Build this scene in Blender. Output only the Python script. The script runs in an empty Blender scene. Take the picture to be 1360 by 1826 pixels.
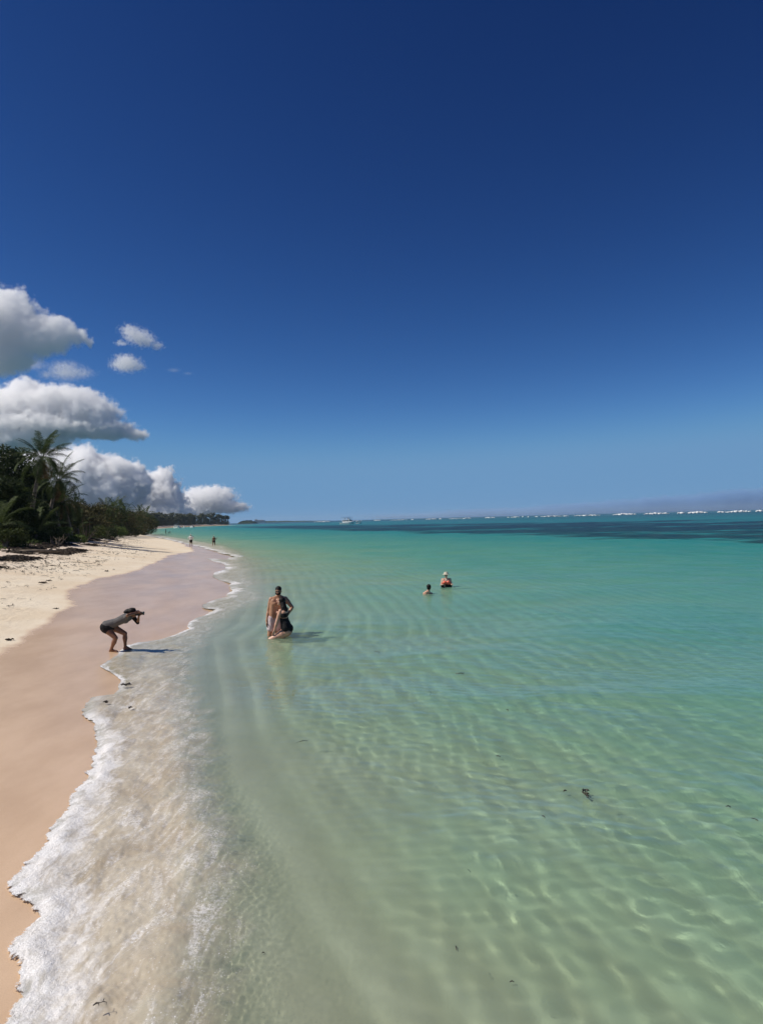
import bpy, bmesh, math, random
import numpy as np
from mathutils import Vector, Matrix, Euler

# ------------------------------------------------------------------ camera, sky, sun, exposure
scene = bpy.context.scene
C = scene.collection
CAM_H = 3.1
F = 1263.0
PITCH = math.radians(0.57)
ROLL = math.radians(-1.49)
CAM_R = Matrix.Rotation(math.radians(90) + PITCH, 4, 'X') @ Matrix.Rotation(ROLL, 4, 'Z')
cam_data = bpy.data.cameras.new('camera')
cam_data.sensor_fit = 'VERTICAL'
cam_data.sensor_height = 36.0
cam_data.lens = F / 1826.0 * 36.0
cam_data.clip_start = 0.05
cam_data.clip_end = 90000.0
cam = bpy.data.objects.new('camera', cam_data)
cam.matrix_world = Matrix.Translation((0, 0, CAM_H)) @ CAM_R
C.objects.link(cam)
scene.camera = cam

SUN_EL, SUN_AZ = math.radians(49), math.radians(-97)      # azimuth clockwise from +Y
world = bpy.data.worlds.new('World')
scene.world = world
world.use_nodes = True
wn = world.node_tree
wn.nodes.clear()
w_out = wn.nodes.new('ShaderNodeOutputWorld')
w_bg = wn.nodes.new('ShaderNodeBackground')
w_sky = wn.nodes.new('ShaderNodeTexSky')
w_sky.sky_type = 'NISHITA'
w_sky.sun_disc = False
w_sky.sun_elevation = SUN_EL
w_sky.sun_rotation = SUN_AZ
w_sky.altitude = 3000
w_sky.air_density = 1.0
w_sky.dust_density = 0.0
w_sky.ozone_density = 10.0
# the camera's contrasty rendering of a clear tropical sky: one tone curve per channel, rolled off at the top
w_bg.inputs['Strength'].default_value = 0.1
def wmath(op, a, b_):
    x = wn.nodes.new('ShaderNodeMath'); x.operation = op
    for i, v in enumerate((a, b_)):
        if isinstance(v, bpy.types.NodeSocket): wn.links.new(v, x.inputs[i])
        else: x.inputs[i].default_value = v
    return x
w_sep = wn.nodes.new('ShaderNodeSeparateColor')
w_com = wn.nodes.new('ShaderNodeCombineColor')
wn.links.new(w_sky.outputs[0], w_sep.inputs[0])
for i, (gain, gam, top, soft) in enumerate(((17.0, 2.10, .145, .10), (5.35, 1.78, .305, .14), (2.25, 1.43, .53, .14))):
    v = wmath('MULTIPLY', w_sep.outputs[i], .06)
    v = wmath('POWER', v.outputs[0], gam)
    v = wmath('MULTIPLY', v.outputs[0], gain)
    v = wmath('SMOOTH_MIN', v.outputs[0], top); v.inputs[2].default_value = soft
    v = wmath('MULTIPLY', v.outputs[0], 10.0)
    wn.links.new(v.outputs[0], w_com.inputs[i])
wn.links.new(w_com.outputs[0], w_bg.inputs['Color'])
wn.links.new(w_bg.outputs[0], w_out.inputs['Surface'])

sun_data = bpy.data.lights.new('sun', 'SUN')
sun_data.energy = 4.7
sun_data.angle = math.radians(0.53)
sun_data.color = (1.0, 0.94, 0.85)
sun_data.cycles.is_caustics_light = True
sun = bpy.data.objects.new('sun', sun_data)
SUN_DIR = Vector((math.sin(SUN_AZ) * math.cos(SUN_EL), math.cos(SUN_AZ) * math.cos(SUN_EL), math.sin(SUN_EL)))
sun.rotation_euler = SUN_DIR.to_track_quat('Z', 'Y').to_euler()
sun.location = (-20, 0, 30)
C.objects.link(sun)

vs = scene.view_settings
vs.view_transform = 'Standard'
vs.look = 'None'
vs.exposure = 0.0
vs.gamma = 1.0
vs.use_curve_mapping = False
cy = scene.cycles
cy.use_denoising = True
cy.max_bounces = 24
cy.diffuse_bounces = 2
cy.glossy_bounces = 3
cy.transmission_bounces = 4
cy.transparent_max_bounces = 12
cy.volume_bounces = 22
cy.caustics_reflective = False
cy.caustics_refractive = True
cy.sample_clamp_indirect = 4.0
cy.volume_step_rate = 2.5
cy.volume_max_steps = 128

rng = np.random.default_rng(7)
random.seed(7)

# ------------------------------------------------------------------ helpers
def hy(px):
    return 925.5 - 0.026 * (px - 680)

def ray(px, py):
    d = CAM_R.to_3x3() @ Vector(((px - 680) / F, -(py - 913) / F, -1.0))
    return d

def ground(px, py, z=0.0):
    d = ray(px, py)
    t = (z - CAM_H) / d.z
    return Vector((d.x * t, d.y * t, z))

def at(px, py, Y):
    d = ray(px, py)
    t = Y / d.y
    return Vector((d.x * t, Y, CAM_H + d.z * t))

def smooth(a, b, x):
    t = np.clip((x - a) / (b - a), 0, 1)
    return t * t * (3 - 2 * t)

def _h(ix, iy, seed):
    n = (ix.astype(np.int64) * 374761393 + iy.astype(np.int64) * 668265263 + seed * 1442695041) & 0x7fffffff
    n = ((n ^ (n >> 13)) * 1274126177) & 0x7fffffff
    n = n ^ (n >> 16)
    return (n & 0xffff) / 32767.5 - 1.0

def vnoise(x, y, seed=0):
    ix, iy = np.floor(x), np.floor(y)
    fx, fy = x - ix, y - iy
    ux, uy = fx * fx * fx * (fx * (fx * 6 - 15) + 10), fy * fy * fy * (fy * (fy * 6 - 15) + 10)
    ix = ix.astype(np.int64); iy = iy.astype(np.int64)
    a, b = _h(ix, iy, seed), _h(ix + 1, iy, seed)
    c, d = _h(ix, iy + 1, seed), _h(ix + 1, iy + 1, seed)
    return (a + (b - a) * ux) * (1 - uy) + (c + (d - c) * ux) * uy

def fbm(x, y, octv=4, seed=0, gain=0.5):
    s, a, t = 0, 1.0, 0
    for k in range(octv):
        s = s + a * vnoise(x * 2 ** k + 17.3 * k, y * 2 ** k - 9.1 * k, seed + k)
        t += a
        a *= gain
    return s / t

# shoreline (x of the mean water line at each distance y)
SH_Y = np.array([-60, 0, 4.4, 6, 10.8, 13.4, 19.3, 22, 31, 45, 63, 103, 137, 189, 260, 356, 490, 700, 850, 980, 1010, 1100, 9000.0])
SH_X = np.array([8, -.6, -2.3, -2.9, -4.4, -5.1, -6.45, -6.4, -7.5, -10, -14, -27.3, -41, -62, -90, -124, -168, -211, -216, -205, -215, -900, -9000.0])
PROF_S = np.array([-9000, -1500, -600, -300, -100, -40, -15, -6, -3.5, -1, 0, 3, 6, 10, 14, 20, 40, 80, 9000.0])
PROF_Z = np.array([-14, -9, -4, -3.2, -2.2, -1.4, -1.0, -.66, -.48, -.10, 0, .27, .62, 1.15, 1.7, 2.15, 2.5, 2.8, 3.0])

def shore_s(x, y):
    xs = np.interp(y, SH_Y, SH_X)
    slope = (np.interp(y + 2, SH_Y, SH_X) - np.interp(y - 2, SH_Y, SH_X)) / 4
    return (xs - x) / np.sqrt(1 + slope ** 2)

def terrain(x, y):
    x = np.asarray(x, float); y = np.asarray(y, float)
    s = shore_s(x, y)
    z = np.interp(s, PROF_S, PROF_Z)
    dune = smooth(9, 25, s)
    z = z + dune * 0.22 * fbm(x * .11, y * .11, 3, 5) + smooth(5, 12, s) * .035 * fbm(x * .6, y * .6, 3, 9)
    # seabed ripples, lying along the shore
    w = smooth(-.7, -1.8, s) * smooth(-60, -25, s)
    warp = fbm(x * .45, y * .12, 3, 21)
    rip = np.sin((s * 2 * math.pi / .56) + warp * 3.6); rip = rip * (1 + .25 * rip)
    z = z + w * (.030 * rip * np.clip(0.7 + .8 * fbm(x * .5, y * .3, 2, 4), .1, 1.3) + .03 * fbm(x * .7, y * .5, 3, 31))
    return z

def ripple(x, y):
    s = shore_s(x, y)
    w = smooth(-.7, -1.8, s) * smooth(-60, -25, s)
    return w * np.sin((s * 2 * math.pi / .56) + fbm(x * .45, y * .12, 3, 21) * 3.6) * np.clip(0.7 + .8 * fbm(x * .5, y * .3, 2, 4), .1, 1.3)

def tz(x, y):
    return float(terrain(np.array([x]), np.array([y]))[0])

def on_land(px, py):
    z = 0.3
    for _ in range(30):
        p = ground(px, py, min(z, 2.95))
        z = .5 * z + .5 * tz(p.x, p.y)
    return Vector((p.x, p.y, tz(p.x, p.y)))

def tag(o, label=None, cat=None, group=None, kind=None):
    if label: o['label'] = label
    if cat: o['category'] = cat
    if group: o['group'] = group
    if kind: o['kind'] = kind
    return o

def thing(name, label, cat, loc=(0, 0, 0), rz=0, group=None):
    o = bpy.data.objects.new(name, None)
    C.objects.link(o)
    o.location = loc
    o.rotation_euler = (0, 0, rz)
    return tag(o, label, cat, group)

def link_mesh(name, me, parent=None):
    o = bpy.data.objects.new(name, me)
    C.objects.link(o)
    if parent: o.parent = parent
    return o

def mesh_np(name, V, Fc, mat, sm=False):
    me = bpy.data.meshes.new(name)
    V = np.asarray(V, np.float32)
    if isinstance(Fc, np.ndarray):
        n, k = Fc.shape
        me.vertices.add(len(V)); me.vertices.foreach_set('co', V.ravel())
        me.loops.add(n * k); me.loops.foreach_set('vertex_index', Fc.astype(np.int32).ravel())
        me.polygons.add(n)
        me.polygons.foreach_set('loop_start', np.arange(0, n * k, k, dtype=np.int32))
        me.update(calc_edges=True)
    else:
        me.from_pydata(V.tolist(), [], Fc)
    if sm:
        me.polygons.foreach_set('use_smooth', np.ones(len(me.polygons), bool))
    if mat: me.materials.append(mat)
    me.update()
    return me

class MB:
    """collects simple shapes into one mesh"""
    def __init__(s): s.v = []; s.f = []
    def add(s, v, f):
        k = len(s.v); s.v += [tuple(p) for p in v]; s.f += [tuple(i + k for i in q) for q in f]
    def tube(s, pts, radii, n=8, cap=True):
        pts = [Vector(p) for p in pts]; v = []; f = []
        for i, p in enumerate(pts):
            t = (pts[min(i + 1, len(pts) - 1)] - pts[max(i - 1, 0)]).normalized()
            a = t.cross(Vector((0, 0, 1)) if abs(t.z) < .9 else Vector((1, 0, 0))).normalized(); b = t.cross(a)
            for k in range(n):
                an = 2 * math.pi * k / n
                v.append(p + (a * math.cos(an) + b * math.sin(an)) * radii[i])
        for i in range(len(pts) - 1):
            for k in range(n):
                f.append((i * n + k, (i + 1) * n + k, (i + 1) * n + (k + 1) % n, i * n + (k + 1) % n))
        if cap:
            f.append(tuple(range(n))); f.append(tuple(reversed([(len(pts) - 1) * n + k for k in range(n)])))
        s.add(v, f)
    def capsule(s, p0, r0, p1, r1, n=14, m=5):
        p0, p1 = Vector(p0), Vector(p1); t = (p1 - p0)
        t = t.normalized() if t.length > 1e-6 else Vector((0, 0, 1))
        pts, rad = [], []
        for k in range(m + 1):
            a = math.pi / 2 * k / m; pts.append(p0 - t * r0 * math.cos(a)); rad.append(max(r0 * math.sin(a), 1e-4))
        for k in range(m + 1):
            a = math.pi / 2 * k / m; pts.append(p1 + t * r1 * math.sin(a)); rad.append(max(r1 * math.cos(a), 1e-4))
        a0 = t.cross(Vector((0, 0, 1)) if abs(t.z) < .9 else Vector((1, 0, 0))).normalized(); b0 = t.cross(a0)
        v = [p + (a0 * math.cos(2 * math.pi * k / n) + b0 * math.sin(2 * math.pi * k / n)) * r for p, r in zip(pts, rad) for k in range(n)]
        f = [(i * n + k, (i + 1) * n + k, (i + 1) * n + (k + 1) % n, i * n + (k + 1) % n) for i in range(len(pts) - 1) for k in range(n)]
        f.append(tuple(range(n))); f.append(tuple(reversed([(len(pts) - 1) * n + k for k in range(n)])))
        s.add(v, f)
    def ell(s, c, r, rot=None, n=16, m=10):
        M = (rot or Matrix.Identity(3)); c = Vector(c); v = []; f = []
        for i in range(m + 1):
            a = math.pi * i / m
            for k in range(n):
                b = 2 * math.pi * k / n
                rr = max(math.sin(a), 1e-3)
                v.append(c + M @ Vector((r[0] * rr * math.cos(b), r[1] * rr * math.sin(b), r[2] * math.cos(a))))
        for i in range(m):
            for k in range(n):
                f.append((i * n + k, (i + 1) * n + k, (i + 1) * n + (k + 1) % n, i * n + (k + 1) % n))
        f.append(tuple(reversed(range(n)))); f.append(tuple(m * n + k for k in range(n)))
        s.add(v, f)
    def box(s, c, h, rz=0):
        v = []
        for x in (-1, 1):
            for y in (-1, 1):
                for z in (-1, 1):
                    p = Vector((x * h[0], y * h[1], z * h[2])); p.rotate(Euler((0, 0, rz))); v.append(p + Vector(c))
        s.add(v, [(0, 1, 3, 2), (4, 6, 7, 5), (0, 4, 5, 1), (2, 3, 7, 6), (0, 2, 6, 4), (1, 5, 7, 3)])
    def mesh(s, name, mat, sm=False):
        me = bpy.data.meshes.new(name); me.from_pydata(s.v, [], s.f)
        bm = bmesh.new(); bm.from_mesh(me); bmesh.ops.recalc_face_normals(bm, faces=bm.faces); bm.to_mesh(me); bm.free()
        if sm: me.polygons.foreach_set('use_smooth', np.ones(len(me.polygons), bool))
        if mat: me.materials.append(mat)
        return me
    def build(s, name, mat, parent=None, sm=False):
        return link_mesh(name, s.mesh(name, mat, sm), parent)
    def remesh(s, name, mat, parent=None, voxel=.01, iters=3):
        me = s.mesh('tmp', None)
        o = bpy.data.objects.new('tmp', me); C.objects.link(o)
        r = o.modifiers.new('r', 'REMESH'); r.mode = 'VOXEL'; r.voxel_size = voxel
        q = o.modifiers.new('s', 'SMOOTH'); q.factor = .5; q.iterations = iters
        dg = bpy.context.evaluated_depsgraph_get()
        out = bpy.data.meshes.new_from_object(o.evaluated_get(dg), depsgraph=dg)
        bpy.data.objects.remove(o)
        out.name = name; out.materials.clear(); out.materials.append(mat)
        out.polygons.foreach_set('use_smooth', np.ones(len(out.polygons), bool))
        return link_mesh(name, out, parent)

# ------------------------------------------------------------------ materials
class NT:
    def __init__(s, name):
        s.m = bpy.data.materials.new(name); s.m.use_nodes = True; s.t = s.m.node_tree; s.t.nodes.clear()
        s.out = s.t.nodes.new('ShaderNodeOutputMaterial')
    def n(s, typ, inp=None, **kw):
        x = s.t.nodes.new(typ)
        for k, v in kw.items(): setattr(x, k, v)
        for k, v in (inp or {}).items(): s.set(x.inputs[k], v)
        return x
    def set(s, sock, v):
        if isinstance(v, bpy.types.NodeSocket): s.t.links.new(v, sock)
        elif isinstance(v, bpy.types.Node): s.t.links.new(v.outputs[0], sock)
        else: sock.default_value = v
    def math(s, op, a, b=0.0, c=0.0, clamp=False):
        x = s.t.nodes.new('ShaderNodeMath'); x.operation = op; x.use_clamp = clamp
        s.set(x.inputs[0], a); s.set(x.inputs[1], b); s.set(x.inputs[2], c); return x.outputs[0]
    def mr(s, v, a, b, c=0.0, d=1.0, sm=True):
        x = s.t.nodes.new('ShaderNodeMapRange'); x.interpolation_type = 'SMOOTHSTEP' if sm else 'LINEAR'
        for i, q in enumerate((v, a, b, c, d)): s.set(x.inputs[i], q)
        return x.outputs[0]
    def mix(s, f, a, b, typ='MIX'):
        x = s.t.nodes.new('ShaderNodeMix'); x.data_type = 'RGBA'; x.blend_type = typ
        s.set(x.inputs[0], f); s.set(x.inputs[6], a); s.set(x.inputs[7], b); return x.outputs[2]
    def noise(s, vec, scale, detail=3, rough=.5, dist=0.0, dim='3D'):
        x = s.n('ShaderNodeTexNoise', {'Scale': scale, 'Detail': detail, 'Roughness': rough, 'Distortion': dist})
        x.noise_dimensions = dim
        if vec is not None: s.set(x.inputs['Vector'], vec)
        return x.outputs[0]
    def mapping(s, vec, scale=(1, 1, 1), rot=(0, 0, 0), loc=(0, 0, 0)):
        x = s.n('ShaderNodeMapping', {'Vector': vec, 'Scale': scale, 'Rotation': rot, 'Location': loc}); return x.outputs[0]
    def attr(s, name):
        x = s.t.nodes.new('ShaderNodeAttribute'); x.attribute_name = name; return x.outputs['Fac']
    def pos(s):
        return s.t.nodes.new('ShaderNodeNewGeometry').outputs['Position']
    def bump(s, h, dist, strength=1.0, normal=None):
        x = s.n('ShaderNodeBump', {'Height': h, 'Distance': dist, 'Strength': strength})
        if normal is not None: s.set(x.inputs['Normal'], normal)
        return x.outputs[0]
    def shmix(s, f, a, b):
        x = s.t.nodes.new('ShaderNodeMixShader'); s.set(x.inputs[0], f); s.set(x.inputs[1], a); s.set(x.inputs[2], b); return x.outputs[0]
    def surf(s, x): s.set(s.out.inputs['Surface'], x); return s.m

def rgba(c): return (c[0], c[1], c[2], 1.0)

def simple(name, col, rough=.7, spec=.3, var=.15, scale=6.0, col2=None, bumpd=0.0):
    t = NT(name)
    co = t.n('ShaderNodeTexCoord').outputs['Object']
    n = t.noise(co, scale, 4, .6)
    c2 = col2 or tuple(x * (1 - var * 2) for x in col)
    c = t.mix(t.mr(n, .3, .7), rgba(c2), rgba(col))
    b = t.n('ShaderNodeBsdfPrincipled', {'Base Color': c, 'Roughness': rough, 'Specular IOR Level': spec})
    if bumpd: t.set(b.inputs['Normal'], t.bump(n, bumpd))
    return t.surf(b)

def leaf_mat(name, a, b, scale=1.2, trans=.3):
    t = NT(name)
    g = t.n('ShaderNodeNewGeometry')
    r = g.outputs['Random Per Island']
    n = t.noise(t.pos(), scale, 3, .6)
    f = t.math('ADD', t.math('MULTIPLY', r, .5), t.math('MULTIPLY', n, .5))
    c = t.mix(t.mr(f, .25, .75, sm=False), rgba(a), rgba(b))
    d = t.n('ShaderNodeBsdfPrincipled', {'Base Color': c, 'Roughness': .7, 'Specular IOR Level': .2})
    tr = t.n('ShaderNodeBsdfTranslucent', {'Color': c})
    return t.surf(t.shmix(trans, d.outputs[0], tr.outputs[0]))

M = {}
M['palm'] = leaf_mat('palm_leaf', (.022, .038, .007), (.070, .098, .022), 1.0, .2)
M['palm_dry'] = leaf_mat('palm_dry', (.10, .055, .02), (.22, .13, .05), 1.0, .2)
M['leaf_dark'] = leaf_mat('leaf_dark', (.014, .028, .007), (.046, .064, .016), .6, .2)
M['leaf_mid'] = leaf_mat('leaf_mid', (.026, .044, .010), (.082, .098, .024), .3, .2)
M['leaf_olive'] = leaf_mat('leaf_olive', (.036, .042, .014), (.125, .10, .036), .3, .2)
M['ground_leaf'] = leaf_mat('ground_leaf', (.05, .10, .02), (.16, .20, .05), .5, .2)
M['far_leaf'] = leaf_mat('far_leaf', (.018, .028, .010), (.065, .062, .024), .05, .1)
M['bark'] = simple('bark', (.20, .17, .13), .9, .1, .3, 3.0, bumpd=.02)
M['weed'] = simple('weed', (.05, .032, .018), .8, .2, .35, 9.0)
M['weed_wet'] = simple('weed_wet', (.045, .03, .015), .35, .5, .35, 9.0)
M['wood_grey'] = simple('wood_grey', (.20, .16, .12), .9, .1, .25, 4.0)

# ------------------------------------------------------------------ water edge outlines (measured on the beach)
EDGE_PX = [(264, 956), (300, 963), (345, 972), (385, 985), (412, 992), (398, 997), (362, 998), (385, 1004), (396, 1008), (396, 1014), (378, 1022), (376, 1028),
           (386, 1034), (406, 1039), (405, 1048), (398, 1062), (372, 1070), (359, 1077), (360, 1083), (380, 1085), (362, 1095), (338, 1107), (333, 1115),
           (340, 1118), (320, 1124), (294, 1132), (264, 1139), (240, 1144), (222, 1152), (212, 1161), (203, 1170), (183, 1180), (171, 1190), (184, 1197),
           (211, 1211), (200, 1235), (165, 1244), (147, 1265), (145, 1277), (167, 1290), (169, 1309), (176, 1327), (165, 1345), (162, 1364), (153, 1375),
           (158, 1386), (125, 1415), (121, 1434), (103, 1463), (85, 1496), (55, 1535), (15, 1579), (22, 1590), (73, 1627), (22, 1682), (29, 1708),
           (29, 1759), (44, 1770), (26, 1800), (24, 1826), (0, 1900), (-30, 2050), (-20, 2400)]
WET_PX = [(245, 950), (300, 962), (338, 976), (345, 983), (300, 990), (288, 996), (262, 1008), (215, 1024), (160, 1034), (118, 1055), (108, 1064), (126, 1072), (124, 1080), (90, 1098),
          (70, 1118), (40, 1140), (0, 1165), (-60, 1200), (-140, 1260), (-300, 1380), (-800, 1800)]
BACK_PX = [(420, 1000), (440, 1045), (455, 1068), (400, 1090), (370, 1115), (330, 1165), (322, 1220), (335, 1300), (345, 1400), (385, 1500), (398, 1560),
           (372, 1640), (368, 1720), (335, 1826), (300, 1950), (260, 2300)]

def densify(P, step_frac=.02, jag=0.0, seed=1):
    out = [P[0]]
    r = random.Random(seed)
    for a, b in zip(P[:-1], P[1:]):
        L = (b - a).length; n = max(1, int(L / (max(a.y, 1.5) * step_frac)))
        # small scallops between the measured points
        for k in range(1, n + 1):
            p = a.lerp(b, k / n)
            if k < n: p = p + Vector((r.uniform(-1, 1), r.uniform(-1, 1))) * jag * max(p.y, 2)
            out.append(p)
    return out

def outline(px, z=None, jag=0.0):
    pts = []
    for x, y in px:
        g = on_land(x, y) if z is None else ground(x, y, z)
        pts.append(Vector((g.x, g.y)))
    return densify(pts, .03, jag)

edge_line = outline(EDGE_PX, .04, .0035)
wet_line = outline(WET_PX, None, .004)
back_line = outline(BACK_PX, 0.0, .004)
# close the far ends
edge_line = [Vector((-9000, 9000)), Vector((-900, 1100)), Vector((-215, 1010)), Vector((-205, 980)), Vector((-216, 850)), Vector((-211, 700)), Vector((-168, 490)), Vector((-124, 356)), Vector((-90, 260))] + edge_line + [Vector((2, -2)), Vector((8, -60))]
wet_line = [Vector((-9030, 9000)), Vector((-940, 1100)), Vector((-226, 1010)), Vector((-216, 980)), Vector((-225, 850)), Vector((-219, 700)), Vector((-175, 490)), Vector((-131, 356)), Vector((-96, 260))] + wet_line + [Vector((-6, -60))]
back_line = [Vector((-8990, 9020)), Vector((-880, 1090)), Vector((-205, 1015)), Vector((-200, 980)), Vector((-211, 850)), Vector((-206, 700)), Vector((-163, 490)), Vector((-120, 356)), Vector((-86, 260)), Vector((-58, 189)), Vector((-37.5, 137)), Vector((-21.6, 95)), Vector((-14.8, 70))] + back_line + [Vector((3, -2)), Vector((9, -60))]

def sdist(x, y, line):
    """signed distance to a line, positive on its seaward (right) side"""
    x = x.astype(np.float64); y = y.astype(np.float64)
    best = np.full(x.shape, 1e18); cross_cnt = np.zeros(x.shape, int)
    P = np.array([(p.x, p.y) for p in line])
    for (ax, ay), (bx, by) in zip(P[:-1], P[1:]):
        dx, dy = bx - ax, by - ay
        L2 = dx * dx + dy * dy
        if L2 < 1e-12: continue
        t = np.clip(((x - ax) * dx + (y - ay) * dy) / L2, 0, 1)
        d = (x - ax - t * dx) ** 2 + (y - ay - t * dy) ** 2
        np.minimum(best, d, out=best)
        # count crossings of a ray going to -x
        c = ((ay > y) != (by > y))
        xi = ax + (y - ay) * dx / (by - ay if abs(by - ay) > 1e-12 else 1e-12)
        cross_cnt += (c & (xi < x))
    return np.sqrt(best) * np.where(cross_cnt % 2 == 1, 1.0, -1.0)

# ------------------------------------------------------------------ grid shared by beach and sea: finer towards the pier where the photo was taken
def make_grid(u, d):
    U, D = np.meshgrid(u, d)
    return np.clip(U * D, -9200, 9200), D

def grid_faces(nr, nc):
    i = np.arange(nr - 1)[:, None] * nc + np.arange(nc - 1)[None, :]
    i = i.ravel()
    return np.stack([i, i + 1, i + nc + 1, i + nc], 1)

def spacing(nc_core, core, far, n_far):
    a = np.linspace(-core, core, nc_core)
    e = np.geomspace(core, far, n_far + 1)[1:]
    return np.concatenate([-e[::-1], a, e])

def add_attr(me, name, vals):
    a = me.attributes.new(name, 'FLOAT', 'POINT'); a.data.foreach_set('value', np.ascontiguousarray(vals.ravel(), np.float32))

# beach and seabed, one sheet
u = spacing(300, .60, 8.0, 40)
d = np.concatenate([np.linspace(-8, 1.6, 14)[:-1], np.geomspace(1.6, 9000, 760)])
X, Y = make_grid(u, np.maximum(d, 1.0)); Y = np.repeat(d[:, None], len(u), 1)
Z = terrain(X, Y)
ED = sdist(X, Y, edge_line); WD = sdist(X, Y, wet_line)
Sx = shore_s(X, Y)

# sand ---------------------------------------------------------------
t = NT('sand')
P = t.pos()
wetd = t.attr('wet')                  # metres seaward of the wet line
inl = t.attr('inland')                # metres inland of the mean shoreline
wn_ = t.noise(P, .9, 4, .6)
grain = t.noise(P, 90.0, 3, .7)
mott = t.noise(P, .35, 5, .6)
footp = t.noise(t.mapping(P, (1, .55, 1)), 3.2, 5, .62)
wetn = t.math('ADD', wetd, t.math('MULTIPLY', t.math('SUBTRACT', wn_, .5), 1.0))
wet = t.mr(wetn, -.16, .24)
dry_c = t.mix(t.mr(mott, .3, .7), rgba((.76, .63, .46)), rgba((.85, .75, .59)))
dry_c = t.mix(t.math('MULTIPLY', t.mr(grain, .35, .75), .35), dry_c, rgba((.50, .38, .25)))
pink = t.mr(inl, 8, 15)
dry_c = t.mix(pink, dry_c, rgba((.66, .54, .44)))
wet_c = t.mix(t.mr(t.noise(t.mapping(P, (1, .35, 1), (0, 0, .35)), 1.1, 5, .6), .3, .7), rgba((.64, .44, .27)), rgba((.76, .54, .35)))
wet_c = t.mix(t.math('MULTIPLY', t.mr(grain, .4, .8), .25), wet_c, rgba((.40, .27, .18)))
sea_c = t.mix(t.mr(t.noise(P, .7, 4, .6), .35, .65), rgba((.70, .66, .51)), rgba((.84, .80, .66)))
# ripple troughs painted darker: relief shade put into the sand colour
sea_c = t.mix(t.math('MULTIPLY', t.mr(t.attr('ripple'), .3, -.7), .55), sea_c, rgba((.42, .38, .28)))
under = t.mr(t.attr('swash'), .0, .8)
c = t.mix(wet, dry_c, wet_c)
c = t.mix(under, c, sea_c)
h = t.math('ADD', t.math('MULTIPLY', footp, .7), t.math('MULTIPLY', grain, .12))
hh = t.math('MULTIPLY', h, t.mr(wetn, -1.5, .3, 1.0, .05))
b1 = t.bump(hh, .10, .9)
fine = t.math('ADD', t.noise(P, 160.0, 2, .6), t.math('MULTIPLY', t.noise(t.mapping(P, (2.2, .6, 1), (0, 0, .3)), 5.0, 3, .5), .8))
b2 = t.bump(fine, .0012, 1.0, b1)
rough = t.mr(wetn, -.18, .22, .9, .22)
rough = t.math('ADD', rough, t.math('MULTIPLY', t.math('SUBTRACT', t.noise(t.mapping(P, (1, .4, 1), (0, 0, .3)), .8, 4, .6), .5), .22))
sand_b = t.n('ShaderNodeBsdfPrincipled', {'Base Color': c, 'Roughness': rough, 'Normal': b2, 'Specular IOR Level': t.mr(wetn, -.2, .15, .15, .65)})
M['sand'] = t.surf(sand_b)

me = mesh_np('beach', np.stack([X, Y, Z], -1).reshape(-1, 3), grid_faces(*X.shape), M['sand'], True)
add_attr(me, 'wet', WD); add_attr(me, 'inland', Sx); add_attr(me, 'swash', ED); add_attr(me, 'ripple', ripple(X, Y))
beach = link_mesh('beach', me)
tag(beach, kind='structure')
beach.cycles.is_caustics_receiver = True

# water --------------------------------------------------------------
u = spacing(560, .60, 6.0, 40)
d = np.concatenate([np.linspace(-6, 2.2, 14)[:-1], np.geomspace(2.2, 24, 720)[:-1], np.geomspace(24, 9000, 680)])
X, Y = make_grid(u, np.maximum(d, 1.0)); Y = np.repeat(d[:, None], len(u), 1)
TZ = terrain(X, Y)
E = sdist(X, Y, edge_line) + np.clip(.020 * Y, .06, 1.5) * .8 * fbm(X * 1.1 / np.maximum(1, Y / 14), Y * .8 / np.maximum(1, Y / 14), 3, 91) * smooth(9, 16, Y) + .05 * fbm(X * 3, Y * 2.5, 3, 92); B = sdist(X, Y, back_line); S = shore_s(X, Y)
cell = np.maximum(np.abs(Y), 1.5) * np.where(Y < 24, .0036, .0085)
W = np.zeros_like(X)
r = np.random.default_rng(11)
warpx = .9 * fbm(X * .35, Y * .35, 3, 71) ; warpy = .9 * fbm(X * .35, Y * .35, 3, 72)
for k in range(46):
    lam = .17 * (10 / .17) ** (k / 45.0)
    ang = math.radians(200 + r.normal(0, 62))
    kx, ky = math.cos(ang) * 2 * math.pi / lam, math.sin(ang) * 2 * math.pi / lam
    amp = (.0027 if lam < .38 else .0019 if lam < 1.6 else .0030) * lam ** .86 + .00035 * math.exp(-((lam - .33) / .18) ** 2)
    fade = smooth(2.2, 4.5, lam / cell)
    W += amp * fade * np.sin(kx * (X + warpx * min(lam, 1.)) + ky * (Y + warpy * min(lam, 1.)) + r.uniform(0, 6.28)) * (0.7 + .5 * vnoise(X / (4 * lam) + k, Y / (4 * lam), k))
offshore = smooth(.1, 2.5, B)
far_damp = 1.0
# lumpy broken water of the swash
lump = .055 * np.abs(fbm(X * 1.5, Y * 1.1, 4, 50)) + .010 * np.abs(fbm(X * 9, Y * 8, 3, 60)) + .004 * fbm(X * 28, Y * 26, 2, 66)
lump *= smooth(0.0, .45, E) * (1 - smooth(-.4, .6, B)) * smooth(26, 12, Y) + .12 * smooth(.1, .5, E) * (1 - smooth(0, 1.5, B))
front = .030 * np.exp(-((E - .14) / .10) ** 2) * smooth(16, 11, Y) * (.6 + .6 * fbm(X * 4, Y * 4, 2, 80))
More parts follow.
